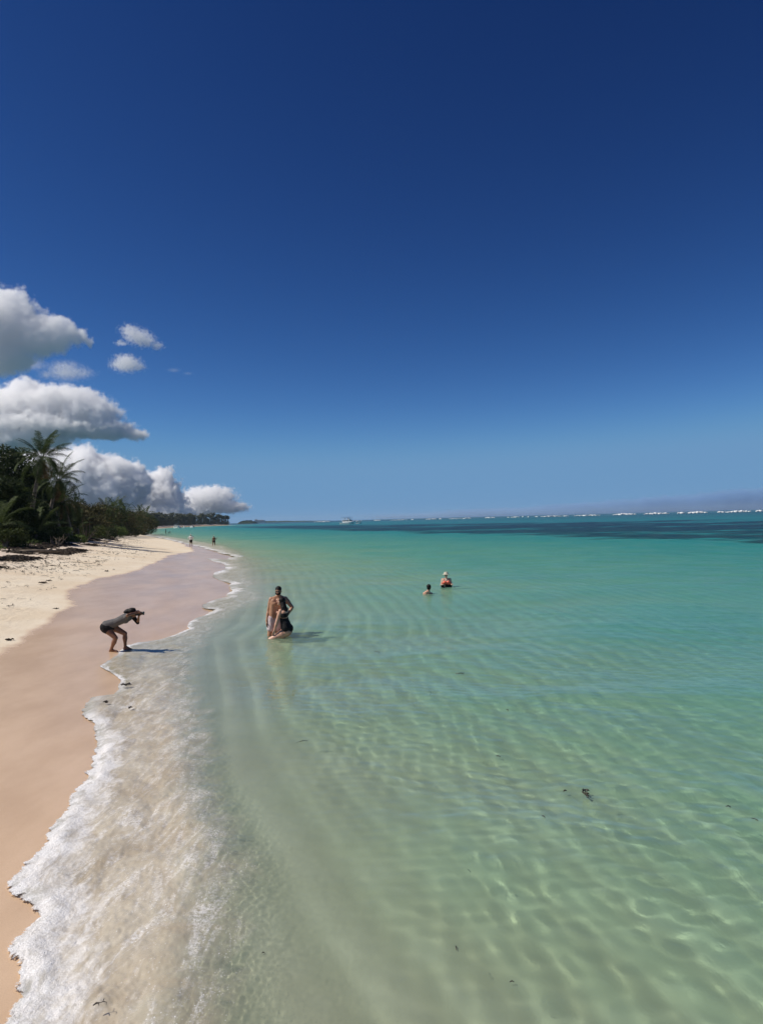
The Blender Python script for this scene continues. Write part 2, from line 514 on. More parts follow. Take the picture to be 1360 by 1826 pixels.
# small wave standing behind the swash
wave = .05 * np.exp(-((B + .15) / .28) ** 2) * smooth(13, 9, Y) * (.7 + .6 * fbm(X * 1.3, Y * .9, 2, 83))
base = np.maximum(0.0, TZ + .012 + .05 * smooth(0, 1.2, E) * 0 )
film = TZ + .014 + smooth(0, .6, E) * .012
base = np.where(film > 0, film, 0.0)
base = np.maximum(film, 0.0)
ZW = base + W * offshore * smooth(0, .35, -TZ) + lump + front + wave
ZW = np.maximum(ZW, np.where(E > -1.2, TZ + .010, TZ - .3))
ZW = np.where(E < -1.5, TZ - .3, ZW)
FW = np.interp(Y, [0, 5, 9, 12, 14, 24, 27, 40, 100, 400], [.56, .50, .38, .32, .11, .20, .38, .55, 1.1, 1.6])

t = NT('sea_water')
P = t.pos()
e, b, dep, fw = t.attr('edge'), t.attr('back'), t.attr('depth'), t.attr('foamw')
dist = t.attr('dist')
# --- waves finer than the mesh
Pr = t.mapping(P, (1, 1, 1), (0, 0, .3))
n_a = t.noise(t.mapping(P, (2.4, 1.3, 1), (0, 0, .35)), 2.6, 4, .55, .6)
n_b = t.noise(t.mapping(P, (1.5, 1, 1), (0, 0, -.2)), 18.0, 3, .6, .5)
near = t.mr(dist, 20, 60, 1, 0)
far = t.mr(dist, 12, 80, 0, 1)
n_far = t.noise(t.mapping(P, (.9, 1.6, 1), (0, 0, .2)), .9, 6, .68)
bumpn = t.bump(t.math('MULTIPLY', n_a, .9), .013, t.mr(b, -.3, 1.5, .25, .8))
bumpn = t.bump(n_b, .0022, near, bumpn)
bumpn = t.bump(n_far, .50, t.math('MULTIPLY', far, .75), bumpn)
# --- body of water
deepn = t.noise(t.mapping(P, (1, 1, 1), (0, 0, 0)), .06, 4, .6)
depn = t.math('ADD', dep, t.math('MULTIPLY', t.math('SUBTRACT', deepn, .5), .5))
tr = t.n('ShaderNodeValToRGB'); t.set(tr.inputs[0], t.math('DIVIDE', depn, 3.0, clamp=True))
def ramp(node, stops):
    el = node.color_ramp.elements
    while len(el) > 1: el.remove(el[-1])
    el[0].position = stops[0][0]; el[0].color = rgba(stops[0][1])
    for p, c_ in stops[1:]:
        q = el.new(p); q.color = rgba(c_)
ramp(tr, [(0, (.95, .96, .92)), (.15, (.80, .93, .82)), (.3, (.60, .88, .76)), (.5, (.32, .70, .62)), (1, (.08, .45, .48))])
mk = t.n('ShaderNodeValToRGB'); t.set(mk.inputs[0], t.math('DIVIDE', depn, 4.0, clamp=True))
ramp(mk, [(0, (.42, .47, .34)), (.08, (.38, .48, .33)), (.17, (.25, .45, .30)), (.25, (.105, .37, .29)), (.38, (.018, .25, .25)), (.62, (.008, .14, .17)), (1, (.004, .07, .105))])
# seagrass beds seen through the water: dark patches in bands
pg = t.mapping(P, (.010, .028, 1), (0, 0, .22))
g1 = t.noise(pg, 1.0, 6, .62)
g2 = t.noise(t.mapping(P, (.05, .16, 1), (0, 0, .2)), 1.0, 4, .6)
sx = t.n('ShaderNodeSeparateXYZ', {'Vector': P})
yy = t.math('ADD', sx.outputs[1], t.math('MULTIPLY', sx.outputs[0], 3.1))
yfar = t.math('ADD', sx.outputs[1], t.math('MULTIPLY', sx.outputs[0], 1.6))
band = t.math('MULTIPLY', t.mr(yy, 135, 200), t.mr(yfar, 300, 520, 1, 0))
xin = t.mr(t.math('ADD', sx.outputs[0], t.math('MULTIPLY', sx.outputs[1], .30)), -5, 25)
gm = t.math('ADD', t.math('MULTIPLY', g1, .60), t.math('MULTIPLY', g2, .50))
grass = t.math('MULTIPLY', t.mr(t.math('ADD', gm, t.math('MULTIPLY', t.math('SUBTRACT', band, 1.0), .25)), .445, .52), t.math('MULTIPLY', t.mr(band, 0, .5), xin))
milk_c = t.mix(t.math('MULTIPLY', grass, .93), mk.outputs[0], rgba((.000, .016, .045)))
mot = t.noise(t.mapping(P, (1, .6, 1)), .5, 5, .62)
milk_c = t.mix(t.math('MULTIPLY', t.mr(mot, .35, .7), .08), milk_c, rgba((.36, .44, .34)), 'MIX')
turb = t.mr(depn, .1, 2.6, .22, .98, sm=False)
turb = t.math('ADD', turb, t.mr(b, 1.2, 0, 0, .15), clamp=True)
refr = t.n('ShaderNodeBsdfRefraction', {'Color': tr.outputs[0], 'Roughness': .0, 'IOR': 1.33, 'Normal': bumpn})
diff = t.n('ShaderNodeBsdfDiffuse', {'Color': milk_c})
body = t.shmix(turb, refr.outputs[0], diff.outputs[0])
# --- sandy stirred water of the swash
sw = t.noise(t.mapping(P, (1.0, .8, 1), (0, 0, .5)), 2.2, 6, .62, .8)
tan_c = t.mix(t.mr(sw, .3, .7), rgba((.50, .40, .29)), rgba((.66, .575, .46)))
swl = t.noise(t.mapping(P, (1, .5, 1), (0, 0, .3)), .28, 4, .6)
bw = t.math('ADD', b, t.math('MULTIPLY', t.math('SUBTRACT', sw, .5), .8))
bw = t.math('ADD', bw, t.math('MULTIPLY', t.math('SUBTRACT', swl, .5), t.mr(dist, 8, 60, .4, 2.5, sm=False)))
tanm = t.math('MULTIPLY', t.mr(bw, -.45, t.mr(dist, 10, 40, .4, 1.6), 1, 0), t.math('MULTIPLY', t.mr(e, -.02, .25, .10, .72), t.mr(dist, 11, 20, 1, .5)))
spark = t.noise(P, 55.0, 3, .7, 1.0)
bt = t.bump(spark, .007, .8)
tan_d = t.n('ShaderNodeBsdfDiffuse', {'Color': tan_c, 'Normal': t.bump(sw, .035, .7)})
body = t.shmix(tanm, body, tan_d)
nn = t.n('ShaderNodeMix', {0: t.math('MULTIPLY', t.mr(bw, -.2, .3, 1, 0), t.mr(dist, 12, 20, .9, .1))}, data_type='VECTOR')
t.set(nn.inputs[4], bumpn); t.set(nn.inputs[5], bt)
fres = t.n('ShaderNodeFresnel', {'IOR': 1.33, 'Normal': nn.outputs[1]})
gl = t.n('ShaderNodeBsdfGlossy', {'Color': (1, 1, 1, 1), 'Roughness': t.mr(dist, 20, 200, .05, .16), 'Normal': nn.outputs[1]})
surf = t.shmix(t.math('MULTIPLY', fres.outputs[0], t.mr(dist, 4, 30, .9, .42)), body, gl.outputs[0])
# --- foam
f1 = t.noise(t.mapping(P, (1, 1, 1), (0, 0, .4)), 7.0, 6, .68, .5)
f2 = t.noise(P, 34.0, 5, .7, .3)
f3 = t.noise(t.mapping(P, (3.0, .9, 1), (0, 0, .55)), 1.7, 6, .65, 1.2)
lace = t.n('ShaderNodeTexVoronoi', {'Scale': 11.0, 'Vector': t.mix(.12, P, t.n('ShaderNodeTexNoise', {'Vector': P, 'Scale': 6.0}).outputs[1])}, feature='DISTANCE_TO_EDGE').outputs['Distance']
ew = t.math('DIVIDE', e, t.math('MULTIPLY', fw, t.mr(f3, .25, .75, .45, 1.6, sm=False)))
lead = t.mr(t.math('ADD', ew, t.math('MULTIPLY', t.math('SUBTRACT', f1, .5), 1.5)), .35, 1.25, 1, 0)
inzone = t.math('MULTIPLY', t.mr(bw, -.1, .35, 1, 0), t.mr(dist, 10, 16, 1, .6))
streak = t.math('MULTIPLY', t.math('MULTIPLY', t.mr(f3, .46, .62), t.mr(f2, .36, .60)), inzone)
bsel = t.math('MULTIPLY', t.mr(lace, .0, .05, 1, 0), t.math('MULTIPLY', t.mr(f3, .42, .6), inzone))
crest = t.math('MULTIPLY', t.mr(t.math('ABSOLUTE', t.math('ADD', bw, .02)), .0, .22, 1, 0), t.math('MULTIPLY', t.mr(f2, .45, .62), t.mr(f3, .42, .6)))
pm = t.mr(t.noise(t.mapping(P, (.5, .5, 1)), 1.0, 4, .6), .3, .7, .35, 1.0)
lead = t.math('MULTIPLY', lead, t.math('MAXIMUM', t.mr(dist, 10, 15, 1, 0), t.mr(t.noise(t.mapping(P, (.5, .35, 1)), 1.0, 3, .6), .42, .56, .25, 1.0)))
foam = t.math('MAXIMUM', lead, t.math('MULTIPLY', t.math('MAXIMUM', streak, t.math('MULTIPLY', bsel, .6)), t.math('MULTIPLY', pm, .85)))
foam = t.math('MAXIMUM', foam, t.math('MULTIPLY', crest, .7))
foam = t.math('MULTIPLY', foam, t.mr(f2, .25, .5, .55, 1.0))
foam = t.math('MULTIPLY', foam, t.mr(t.noise(t.mapping(P, (1.3, .7, 1), (0, 0, .5)), 3.4, 6, .68, .8), .34, .56, .42, 1.0))
fb = t.bump(t.math('ADD', f2, t.math('MULTIPLY', f1, .8)), .022, .8)
foam_c = t.mix(t.mr(f1, .3, .7), rgba((.82, .79, .76)), rgba((.93, .92, .91)))
foam_b = t.n('ShaderNodeBsdfPrincipled', {'Base Color': foam_c, 'Roughness': .55, 'Specular IOR Level': .4, 'Normal': fb})
surf = t.shmix(foam, surf, foam_b.outputs[0])
# --- glints: sun sparkle painted as single white specks on the stirred water
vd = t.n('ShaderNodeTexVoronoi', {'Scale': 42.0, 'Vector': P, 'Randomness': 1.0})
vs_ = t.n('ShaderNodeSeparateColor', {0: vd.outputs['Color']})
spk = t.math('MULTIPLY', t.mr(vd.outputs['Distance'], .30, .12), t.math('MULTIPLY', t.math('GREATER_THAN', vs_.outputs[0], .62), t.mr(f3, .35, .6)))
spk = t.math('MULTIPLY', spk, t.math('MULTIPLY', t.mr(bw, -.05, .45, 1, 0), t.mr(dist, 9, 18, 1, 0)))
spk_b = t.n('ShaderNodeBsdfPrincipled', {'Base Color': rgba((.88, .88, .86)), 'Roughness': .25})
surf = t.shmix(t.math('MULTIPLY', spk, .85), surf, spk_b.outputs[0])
# --- ragged outline of the thin sheet
al = t.mr(t.math('ADD', e, t.math('MULTIPLY', t.math('SUBTRACT', f1, .5), t.math('MULTIPLY', fw, .55))), -.012, .012)
trn = t.n('ShaderNodeBsdfTransparent')
surf = t.shmix(al, trn.outputs[0], surf)
M['water'] = t.surf(surf)

V = np.stack([X, Y, ZW], -1).reshape(-1, 3)
Fc = grid_faces(*X.shape)
keep = (E > -1.2).ravel()
fk = keep[Fc].any(1)
Fc = Fc[fk]
used = np.zeros(len(V), bool); used[Fc.ravel()] = True
idx = np.cumsum(used) - 1
me = mesh_np('sea', V[used], idx[Fc], M['water'], True)
for nme, arr in (('edge', E), ('back', B), ('depth', np.maximum(0, ZW - TZ)), ('foamw', FW), ('dist', np.hypot(X, Y))):
    add_attr(me, nme, arr.ravel()[used])
sea = link_mesh('sea', me)
tag(sea, kind='structure')
sea.cycles.is_caustics_caster = True

# ------------------------------------------------------------------ trees
def frond_mesh(name, L, n_leaf, leaf_len, droop, seed, mat, lw=.045, twist=0.0, seg=2):
    r = random.Random(seed)
    V, Fc = [], []
    N = 14
    pts = []
    p = Vector((0, 0, 0)); ang = 0.0
    for i in range(N + 1):
        pts.append(p.copy())
        a = -droop * (i / N) ** 1.4
        p = p + Vector((math.cos(a), 0, math.sin(a))) * (L / N)
    def pt(t):
        k = min(int(t * N), N - 1); f = t * N - k
        return pts[k].lerp(pts[k + 1], f), (pts[k + 1] - pts[k]).normalized()
    # rachis
    for i, q in enumerate(pts):
        w = .035 * (1 - .85 * i / N)
        V += [q + Vector((0, -w, 0)), q + Vector((0, w, 0)), q + Vector((0, 0, w))]
    for i in range(N):
        a = i * 3; b = a + 3
        Fc += [(a, b, b + 1, a + 1), (a + 1, b + 1, b + 2, a + 2), (a + 2, b + 2, b, a)]
    for s in (-1, 1):
        for k in range(n_leaf):
            t = .16 + .84 * (k + r.uniform(-.3, .3)) / n_leaf
            t = min(max(t, .1), .995)
            q, d = pt(t)
            ll = leaf_len * (math.sin(math.pi * (.12 + .80 * t)) ** .6) * r.uniform(.8, 1.1)
            side = Vector((0, s, 0))
            dirv = (side * 1.0 + d * r.uniform(.55, .9) + Vector((0, 0, r.uniform(-.05, .3)))).normalized()
            m1 = q + dirv * ll * .5
            dirv2 = (dirv + Vector((0, 0, -r.uniform(.5, 1.3)))).normalized()
            m2 = m1 + dirv2 * ll * .5
            w = d * lw * .5
            b0 = len(V)
            V += [q - w, q + w, m1 + w * .9, m1 - w * .9, m2]
            Fc += [(b0, b0 + 1, b0 + 2, b0 + 3), (b0 + 3, b0 + 2, b0 + 4)]
    me = bpy.data.meshes.new(name); me.from_pydata([tuple(v) for v in V], [], Fc); me.materials.append(mat)
    return me

FR = [frond_mesh('frond', 4.2, 44, .92, dr, i, M['palm'], .06) for i, dr in enumerate((.75, 1.15, 1.55, 2.0))]
FRD = [frond_mesh('frond', 3.2, 30, .75, dr, 20 + i, M['palm_dry'], .06) for i, dr in enumerate((1.4, 1.9))]

def trunk_mb(h, lean, r0=.24, r1=.13, seg=16, bend=1.6):
    mb = MB(); pts = []; rad = []
    for i in range(seg + 1):
        t = i / seg
        pts.append((lean[0] * t ** bend, lean[1] * t ** bend, -.4 + (h + .4) * t))
        rad.append((r0 * (1.5 - .5 * min(1, t * 8)) * (1 - t) + r1 * t) * (1.0 + .05 * (i % 2)))
    mb.tube(pts, rad, 10)
    return mb

def palm(loc, h, lean, label, n=24, sc=1.0, seed=0, rz=0, name='coconut_palm', group='coconut palms at the edge of the beach', dead=4, low=1.0):
    r = random.Random(seed)
    t = thing(name, label, 'palm tree', loc, rz, group)
    trunk_mb(h, lean).build('trunk', M['bark'], t, True)
    top = Vector((lean[0], lean[1], h))
    for k in range(n):
        f = (k + r.uniform(-.3, .3)) / n
        el = math.radians(78 - 118 * f * low + r.uniform(-8, 8))
        az = k * 2.399 + r.uniform(-.25, .25)
        me = FR[min(3, int(f * 3.6))]
        o = link_mesh('frond', me, t)
        o.location = top + Vector((math.cos(az), math.sin(az), 0)) * .08
        o.rotation_euler = Euler((r.uniform(-.5, .5), -el, az), 'XYZ')
        s_ = sc * r.uniform(.85, 1.1); o.scale = (s_, s_, s_)
    for k in range(dead):
        o = link_mesh('frond', FRD[k % 2], t); tag(o, 'dry brown hanging frond')
        az = r.uniform(0, 6.28)
        o.location = top - Vector((0, 0, .15)); o.rotation_euler = Euler((r.uniform(-.4, .4), math.radians(r.uniform(25, 62)), az), 'XYZ'); o.scale = (sc,) * 3
    if n > 18:
        for k in range(6):
            a = k * 1.05; mb = MB(); mb.ell((0, 0, 0), (.11, .11, .14), n=8, m=6)
            o = mb.build('coconut', M['weed'], t, True); o.location = top + Vector((math.cos(a) * .22, math.sin(a) * .22, -.25 - .1 * (k % 2)))
    return t

def leaf_cloud(centres, radii, n, size, seed, flat=.8, up=.3):
    """many separate leaf-sized faces spread through lumpy crowns"""
    r = np.random.default_rng(seed)
    centres = np.array(centres); radii = np.array(radii)
    w = radii[:, 0] * radii[:, 2]; w = w / w.sum()
    ci = r.choice(len(centres), n, p=w)
    dv = r.normal(size=(n, 3)); dv /= np.linalg.norm(dv, axis=1)[:, None]
    rad = r.uniform(.35, 1.0, n) ** .5 * (1 + .12 * r.normal(size=n))
    P_ = centres[ci] + dv * radii[ci] * rad[:, None]
    # leaf frame
    nrm = dv * .6 + r.normal(size=(n, 3)) * .7 + np.array([0, 0, up]); nrm /= np.linalg.norm(nrm, axis=1)[:, None]
    a = np.cross(nrm, r.normal(size=(n, 3))); a /= np.linalg.norm(a, axis=1)[:, None]
    b = np.cross(nrm, a)
    s = size * r.uniform(.55, 1.3, n)[:, None]
    q = np.stack([P_ - a * s, P_ - b * s * .45 + nrm * s * .12, P_ + a * s, P_ + b * s * .45 + nrm * s * .12], 1).reshape(-1, 3)
    f = np.arange(n * 4).reshape(-1, 4)
    return q, f

def crown_lobes(r, h, w, n, z0=.35):
    c, rd = [], []
    for k in range(n):
        z = h * r.uniform(z0, 1.0)
        rr = w * (1 - .65 * max(0, (z / h - .5)) * 2 * .8) * r.uniform(0, 1) ** .5
        a = r.uniform(0, 6.28)
        q = w * r.uniform(.22, .46)
        c.append((rr * math.cos(a), rr * math.sin(a), z)); rd.append((q, q, q * r.uniform(.6, .95)))
    return c, rd

def tree(loc, h, w, label, mat, seed, name='broadleaf_tree', n_leaf=16000, size=.14, lobes=34, z0=.15, group=None, cat='tree'):
    r = random.Random(seed)
    t = thing(name, label, cat, loc, 0, group)
    mb = MB()
    mb.tube([(0, 0, -.3), (.1, 0, h * .25), (.25, .1, h * .5), (.1, .0, h * .8)], [.3, .22, .15, .05], 8)
    c, rd = crown_lobes(r, h, w, lobes, z0)
    for k in range(0, lobes, 3):
        p = Vector(c[k]); s0 = Vector((.1, 0, min(h * .35, p.z * .5)))
        mb.tube([s0, s0.lerp(p, .5) + Vector((0, 0, .2)), p], [.10, .06, .02], 5)
    mb.build('trunk', M['bark'], t, True)
    V, f = leaf_cloud(c, rd, n_leaf, size, seed)
    link_mesh('crown', mesh_np('crown', V, f, M[mat]), t)
    return t

def pz(px, Y):
    """a point of the land in the column of the photograph px, at distance Y"""
    p = at(px, hy(px), Y); return (p.x, Y, tz(p.x, Y))

def top_h(px, py, Y):
    """height needed for a tree top to reach row py"""
    return at(px, py, Y).z - pz(px, Y)[2]

# the three big palms
p = pz(52, 66); hh_ = top_h(75, 818, 66)
palm(p, hh_, (at(76, 818, 66).x - p[0], 0), 'tallest coconut palm with a full crown rising above the other trees', 32, .70, 3)
p = pz(82, 72); palm(p, top_h(97, 855, 72), (at(97, 852, 72).x - p[0], 1), 'coconut palm just right of the tallest one, its crown half hidden behind it', 28, .74, 5, dead=6)
p = pz(128, 78); palm(p, top_h(118, 893, 78), (at(119, 890, 78).x - p[0], -1), 'short coconut palm nearest the open beach, with drooping dark fronds', 22, .68, 8, dead=5)
p = pz(108, 84); palm(p, top_h(92, 880, 84), (-1.2, 0), 'slender coconut palm with dry brown fronds between the two large crowns', 16, .7, 12, dead=7)
# young palms without a tall trunk
for i, (px, Y, h_, lb) in enumerate(((24, 60, 1.6, 'young palm with upright fronds left of the tallest palm trunk'), (-6, 56, 1.2, 'young palm cut by the left edge of the view'),
                                      (66, 62, .7, 'small palm sprouting at the foot of the tallest palm'), (142, 86, 1.2, 'small palm at the foot of the short coconut palm'))):
    palm(pz(px, Y), h_, (.2, .1), lb, 13, .72, 40 + i, i, 'young_palm', None, 1, .62)
# dense wood on the left
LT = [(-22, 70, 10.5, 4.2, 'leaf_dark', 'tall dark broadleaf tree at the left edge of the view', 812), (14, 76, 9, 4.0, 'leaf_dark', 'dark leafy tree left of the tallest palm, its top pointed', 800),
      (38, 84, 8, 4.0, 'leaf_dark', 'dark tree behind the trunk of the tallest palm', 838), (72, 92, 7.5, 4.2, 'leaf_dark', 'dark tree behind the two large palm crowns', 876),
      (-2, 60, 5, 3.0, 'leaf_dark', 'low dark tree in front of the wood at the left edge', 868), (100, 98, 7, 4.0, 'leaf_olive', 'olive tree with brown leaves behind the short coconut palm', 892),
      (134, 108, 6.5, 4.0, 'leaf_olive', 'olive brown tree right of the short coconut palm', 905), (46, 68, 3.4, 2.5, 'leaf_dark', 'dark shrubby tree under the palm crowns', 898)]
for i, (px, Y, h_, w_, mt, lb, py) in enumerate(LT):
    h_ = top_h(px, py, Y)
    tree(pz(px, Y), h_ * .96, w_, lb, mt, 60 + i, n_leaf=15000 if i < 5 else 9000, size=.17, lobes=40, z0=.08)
# middle distance trees
MT = [(152, 118, 895), (166, 130, 899), (181, 140, 900), (196, 152, 903), (212, 165, 906), (226, 180, 908), (242, 200, 910), (258, 225, 911)]
for i, (px, Y, py) in enumerate(MT):
    tree(pz(px, Y), top_h(px, py + 5, Y) * .90, 4.4, ['bushy olive green tree', 'rounded dark green tree', 'tangled brownish green tree', 'leaning mid green tree'][i % 4] + ' number %d from the short coconut palm in the row towards the point' % (i + 1) if False else
         ['bushy olive tree first to the right of the palms, above the driftwood', 'dark rounded tree second to the right of the palms', 'brownish tangled tree behind the scrub in mid distance', 'mid green tree just left of the small palm on the skyline',
          'dark tree below the small palm on the skyline', 'olive tree where the beach bends out of sight', 'dark green tree above the far end of the near beach', 'mid green tree left of the moored white boat'][i],
         ['leaf_olive', 'leaf_mid'][i % 2], 90 + i, 'bushy_tree', 7000, .20, 30, .05)

for px, py, Y in ((204, 900, 150), (216, 905, 165), (229, 906, 178), (186, 903, 142), (258, 909, 230), (246, 910, 205)):
    p = pz(px, Y); h_ = top_h(px, py + 6, Y)
    palm(p, h_, (.6, 0), {204: 'small palm standing up on the skyline left of the middle of the wood', 216: 'thin palm just right of the small palm on the skyline', 229: 'third small palm on the skyline above the bend of the beach', 186: 'small palm rising from the bushy trees left of the skyline palms', 258: 'rightmost of the small skyline palms before the bay', 246: 'small palm between two others over the far end of the near beach'}[px], 13, .8, px, px * .1, 'coconut_palm', 'small palms on the skyline', 2)

# far wood along the bay: each palm and tree a thing of its own, low detail
def far_palm_mesh(seed):
    r = random.Random(seed); V, Fc = [], []
    h = 10.0
    mb = MB(); lx = r.uniform(-1.5, 1.5)
    mb.tube([(0, 0, -1), (lx * .3, 0, h * .5), (lx, 0, h)], [.28, .2, .15], 5)
    V = [Vector(v) for v in mb.v]; Fc = list(mb.f)
    for k in range(16):
        az = k * 2.4 + r.uniform(-.3, .3); el = math.radians(70 - 105 * k / 16)
        q = Vector((lx, 0, h)); L = 3.6 * r.uniform(.85, 1.1); a = el
        prev = None
        for j in range(5):
            w = .62 * math.sin(math.pi * (.15 + .8 * j / 4.0))
            side = Vector((-math.sin(az), math.cos(az), 0)) * w
            drop = Vector((0, 0, -w * .55))
            V += [q + side + drop, q, q - side + drop]; b = len(V) - 3
            if prev is not None: Fc += [(prev, b, b + 1, prev + 1), (prev + 1, b + 1, b + 2, prev + 2)]
            prev = b
            q = q + Vector((math.cos(az) * math.cos(a), math.sin(az) * math.cos(a), math.sin(a))) * L / 4
            a -= .42
    me = bpy.data.meshes.new('coconut_palm'); me.from_pydata([tuple(v) for v in V], [], Fc)
    me.materials.append(M['far_leaf']); return me

def far_tree_mesh(seed):
    r = random.Random(seed)
    c, rd = crown_lobes(r, 8.0, 4.2, 18, .05)
    V, f = leaf_cloud(c, rd, 1500, .42, seed)
    me = mesh_np('broadleaf_tree', V, f, M['far_leaf']); return me
FP = [far_palm_mesh(i) for i in range(6)]
FT = [far_tree_mesh(i) for i in range(6)]
coast = [(105, -42), (140, -60), (189, -84), (260, -112), (356, -146), (490, -186), (600, -207), (700, -226), (780, -231), (850, -231), (920, -227), (970, -220), (995, -215)]
CY = np.array([c[0] for c in coast]); CX = np.array([c[1] for c in coast])
r = random.Random(99)
def far_one(kind, Y, back, hgt, seed):
    x = float(np.interp(Y, CY, CX)) - back
    if kind == 'p':
        o = link_mesh('coconut_palm', FP[seed % 6]); s = hgt / 12.0
        tag(o, 'distant dark coconut palm in the wood along the far shore of the bay', 'palm tree', 'distant palms along the bay')
    else:
        o = link_mesh('broadleaf_tree', FT[seed % 6]); s = hgt / 8.6
        tag(o, 'distant rounded dark tree in the wood along the far shore of the bay', 'tree', 'distant trees along the bay')
    o.location = (x, Y, tz(x, Y)); o.rotation_euler = (0, 0, r.uniform(0, 6.28)); o.scale = (s * r.uniform(.9, 1.25), s * r.uniform(.9, 1.25), s)
def canopy(Y): return float(np.interp(Y, [150, 200, 300, 420, 560, 700, 1000], [8.0, 9.5, 10.5, 12, 13, 14, 14.5]))
Y = 205.0; k = 0
while Y < 1000:
    for j in range(2):
        far_one('t', Y + r.uniform(-2, 2), r.uniform(1, 5) + j * 9, canopy(Y) * r.uniform(.48, .80) * (.75 if j == 0 else 1), k); k += 1
    Y += 2.6 * (Y / 200) ** .9
Y = 190.0; k = 0
while Y < 1003:
    far_one('p', Y, r.uniform(3, 14), canopy(Y) * r.uniform(.74, 1.12), k); k += 1
    if Y > 380: far_one('p', Y + r.uniform(-3, 3), r.uniform(0, 5), canopy(Y) * r.uniform(.62, 1.0), k); k += 1
    Y += (5.5 if Y < 420 else 6.2)
# end of the point
for i in range(8):
    k += 1; far_one('p', 985 + i * 2.2, r.uniform(-1, 8), 13.5 * r.uniform(.85, 1.0), k)

# ------------------------------------------------------------------ scrub, creepers and seaweed at the top of the beach
def scatter_px(n, fn, seed):
    r = random.Random(seed); out = []
    while len(out) < n:
        q = fn(r)
        if q is not None: out.append(q)
    return out

def ground_cover(name, label_mat, pts, size, seed, hgt):
    c = [(p[0], p[1], p[2] + hgt * .3) for p in pts]; rd = [(p[3], p[3], hgt * p[4]) for p in pts]
    V, f = leaf_cloud(c, rd, int(len(pts) * 85), size, seed, up=1.0)
    V[:, 2] = np.maximum(V[:, 2], terrain(V[:, 0], V[:, 1]) + .01)
    o = link_mesh(name, mesh_np(name, V, f, M[label_mat])); tag(o, kind='stuff'); return o
def veg_pts(n, s0, s1, y0, y1, rad, seed, hv=1.0, bias=1.0):
    r = random.Random(seed); out = []
    for _ in range(n):
        Y = y0 * (y1 / y0) ** r.random()
        s = s0 + (s1 - s0) * r.random() ** bias
        xs = float(np.interp(Y, SH_Y, SH_X)); sl = (float(np.interp(Y + 2, SH_Y, SH_X)) - float(np.interp(Y - 2, SH_Y, SH_X))) / 4
        x = xs - s * math.sqrt(1 + sl * sl)
        if vnoise(np.array([x * .35]), np.array([Y * .2]), 3)[0] < -.35: continue
        out.append((x, Y, tz(x, Y), rad * r.uniform(.5, 1.4), hv * r.uniform(.5, 1.3)))
    return out
ground_cover('beach_creepers', 'ground_leaf', veg_pts(700, 14.6, 22, 36, 110, .55, 1), .085, 5, .25)
ground_cover('beach_creepers', 'ground_leaf', veg_pts(500, 13, 26, 95, 260, .9, 2), .16, 6, .35)
ground_cover('undergrowth', 'leaf_mid', veg_pts(260, 19, 34, 48, 200, 1.1, 4), .14, 7, .9)

for i, (px, Y, h_, w_, lb) in enumerate(((8, 50, 1.0, 1.5, 'low green shrub at the left edge where the sand begins'), (92, 60, .9, 1.2, 'low dark shrub below the palm crowns'), (118, 70, 1.2, 1.4, 'green shrub under the short coconut palm'),
                                    (168, 92, 1.3, 1.8, 'green shrub left of the bend of the beach'), (186, 106, 1.4, 2.0, 'grey green shrub nearest the bend of the beach'), (205, 122, 1.5, 2.2, 'last shrub before the beach bends out of sight'))):
    tree(pz(px, Y), h_, w_, lb, ['leaf_mid', 'leaf_dark', 'ground_leaf'][i % 3], 300 + i, 'shrub', 2600, .11, 14, .1, None, 'shrub')

# seaweed wrack: dark ribbons and strands thrown up along the old tide lines
def strands(name, pts, seed, mat='weed', L=.22, w=.02, kind='stuff', lift=.012):
    r = random.Random(seed); V, Fc = [], []
    for (x, y, sc_) in pts:
        a = r.uniform(0, 6.28) if r.random() < .55 else r.gauss(1.9, .35)
        l = L * sc_ * r.uniform(.4, 1.3); ww = w * sc_ * r.uniform(.5, 1.5)
        z = 0; pv = None
        cx, cyy = x, y
        n = 3
        for j in range(n + 1):
            zz = lift + r.uniform(0, .05) * sc_ * (1 if 0 < j < n else .2)
            dx, dy = math.cos(a), math.sin(a)
            b = len(V)
            V += [(cx - dy * ww, cyy + dx * ww, zz), (cx + dy * ww, cyy - dx * ww, zz + .004), (cx, cyy, zz + ww * 1.1)]
            if pv is not None: Fc += [(pv, b, b + 2, pv + 2), (pv + 2, b + 2, b + 1, pv + 1)]
            pv = b
            cx += dx * l / n; cyy += dy * l / n; a += r.uniform(-.8, .8)
    V = np.array(V); V[:, 2] += terrain(V[:, 0], V[:, 1])
    o = link_mesh(name, mesh_np(name, V, Fc, M[mat])); tag(o, kind=kind); return o

def wrack(n, s_c, spread, y0, y1, seed, clump=1.0, thr=-.2, nsc=.25):
    r = random.Random(seed); out = []
    while len(out) < n:
        Y = y0 * (y1 / y0) ** r.random()
        s = s_c + r.gauss(0, spread) + .8 * float(vnoise(np.array([Y * .12]), np.array([seed * 3.1]), 7)[0])
        xs = float(np.interp(Y, SH_Y, SH_X)); sl = (float(np.interp(Y + 2, SH_Y, SH_X)) - float(np.interp(Y - 2, SH_Y, SH_X))) / 4
        x = xs - s * math.sqrt(1 + sl * sl)
        if vnoise(np.array([x * nsc]), np.array([Y * nsc * .7]), seed)[0] < thr: continue
        out.append((x, Y, clump * r.uniform(.5, 1.5)))
    return out
strands('seaweed_wrack', wrack(4500, 13.0, .42, 30, 150, 1, 1.1, .15, .4) + wrack(4200, 11.4, .32, 30, 150, 2, 1.0, .12, .35) + wrack(2600, 15.3, .6, 30, 110, 5, 1.2, .15, .5), 3, L=.40, w=.035)
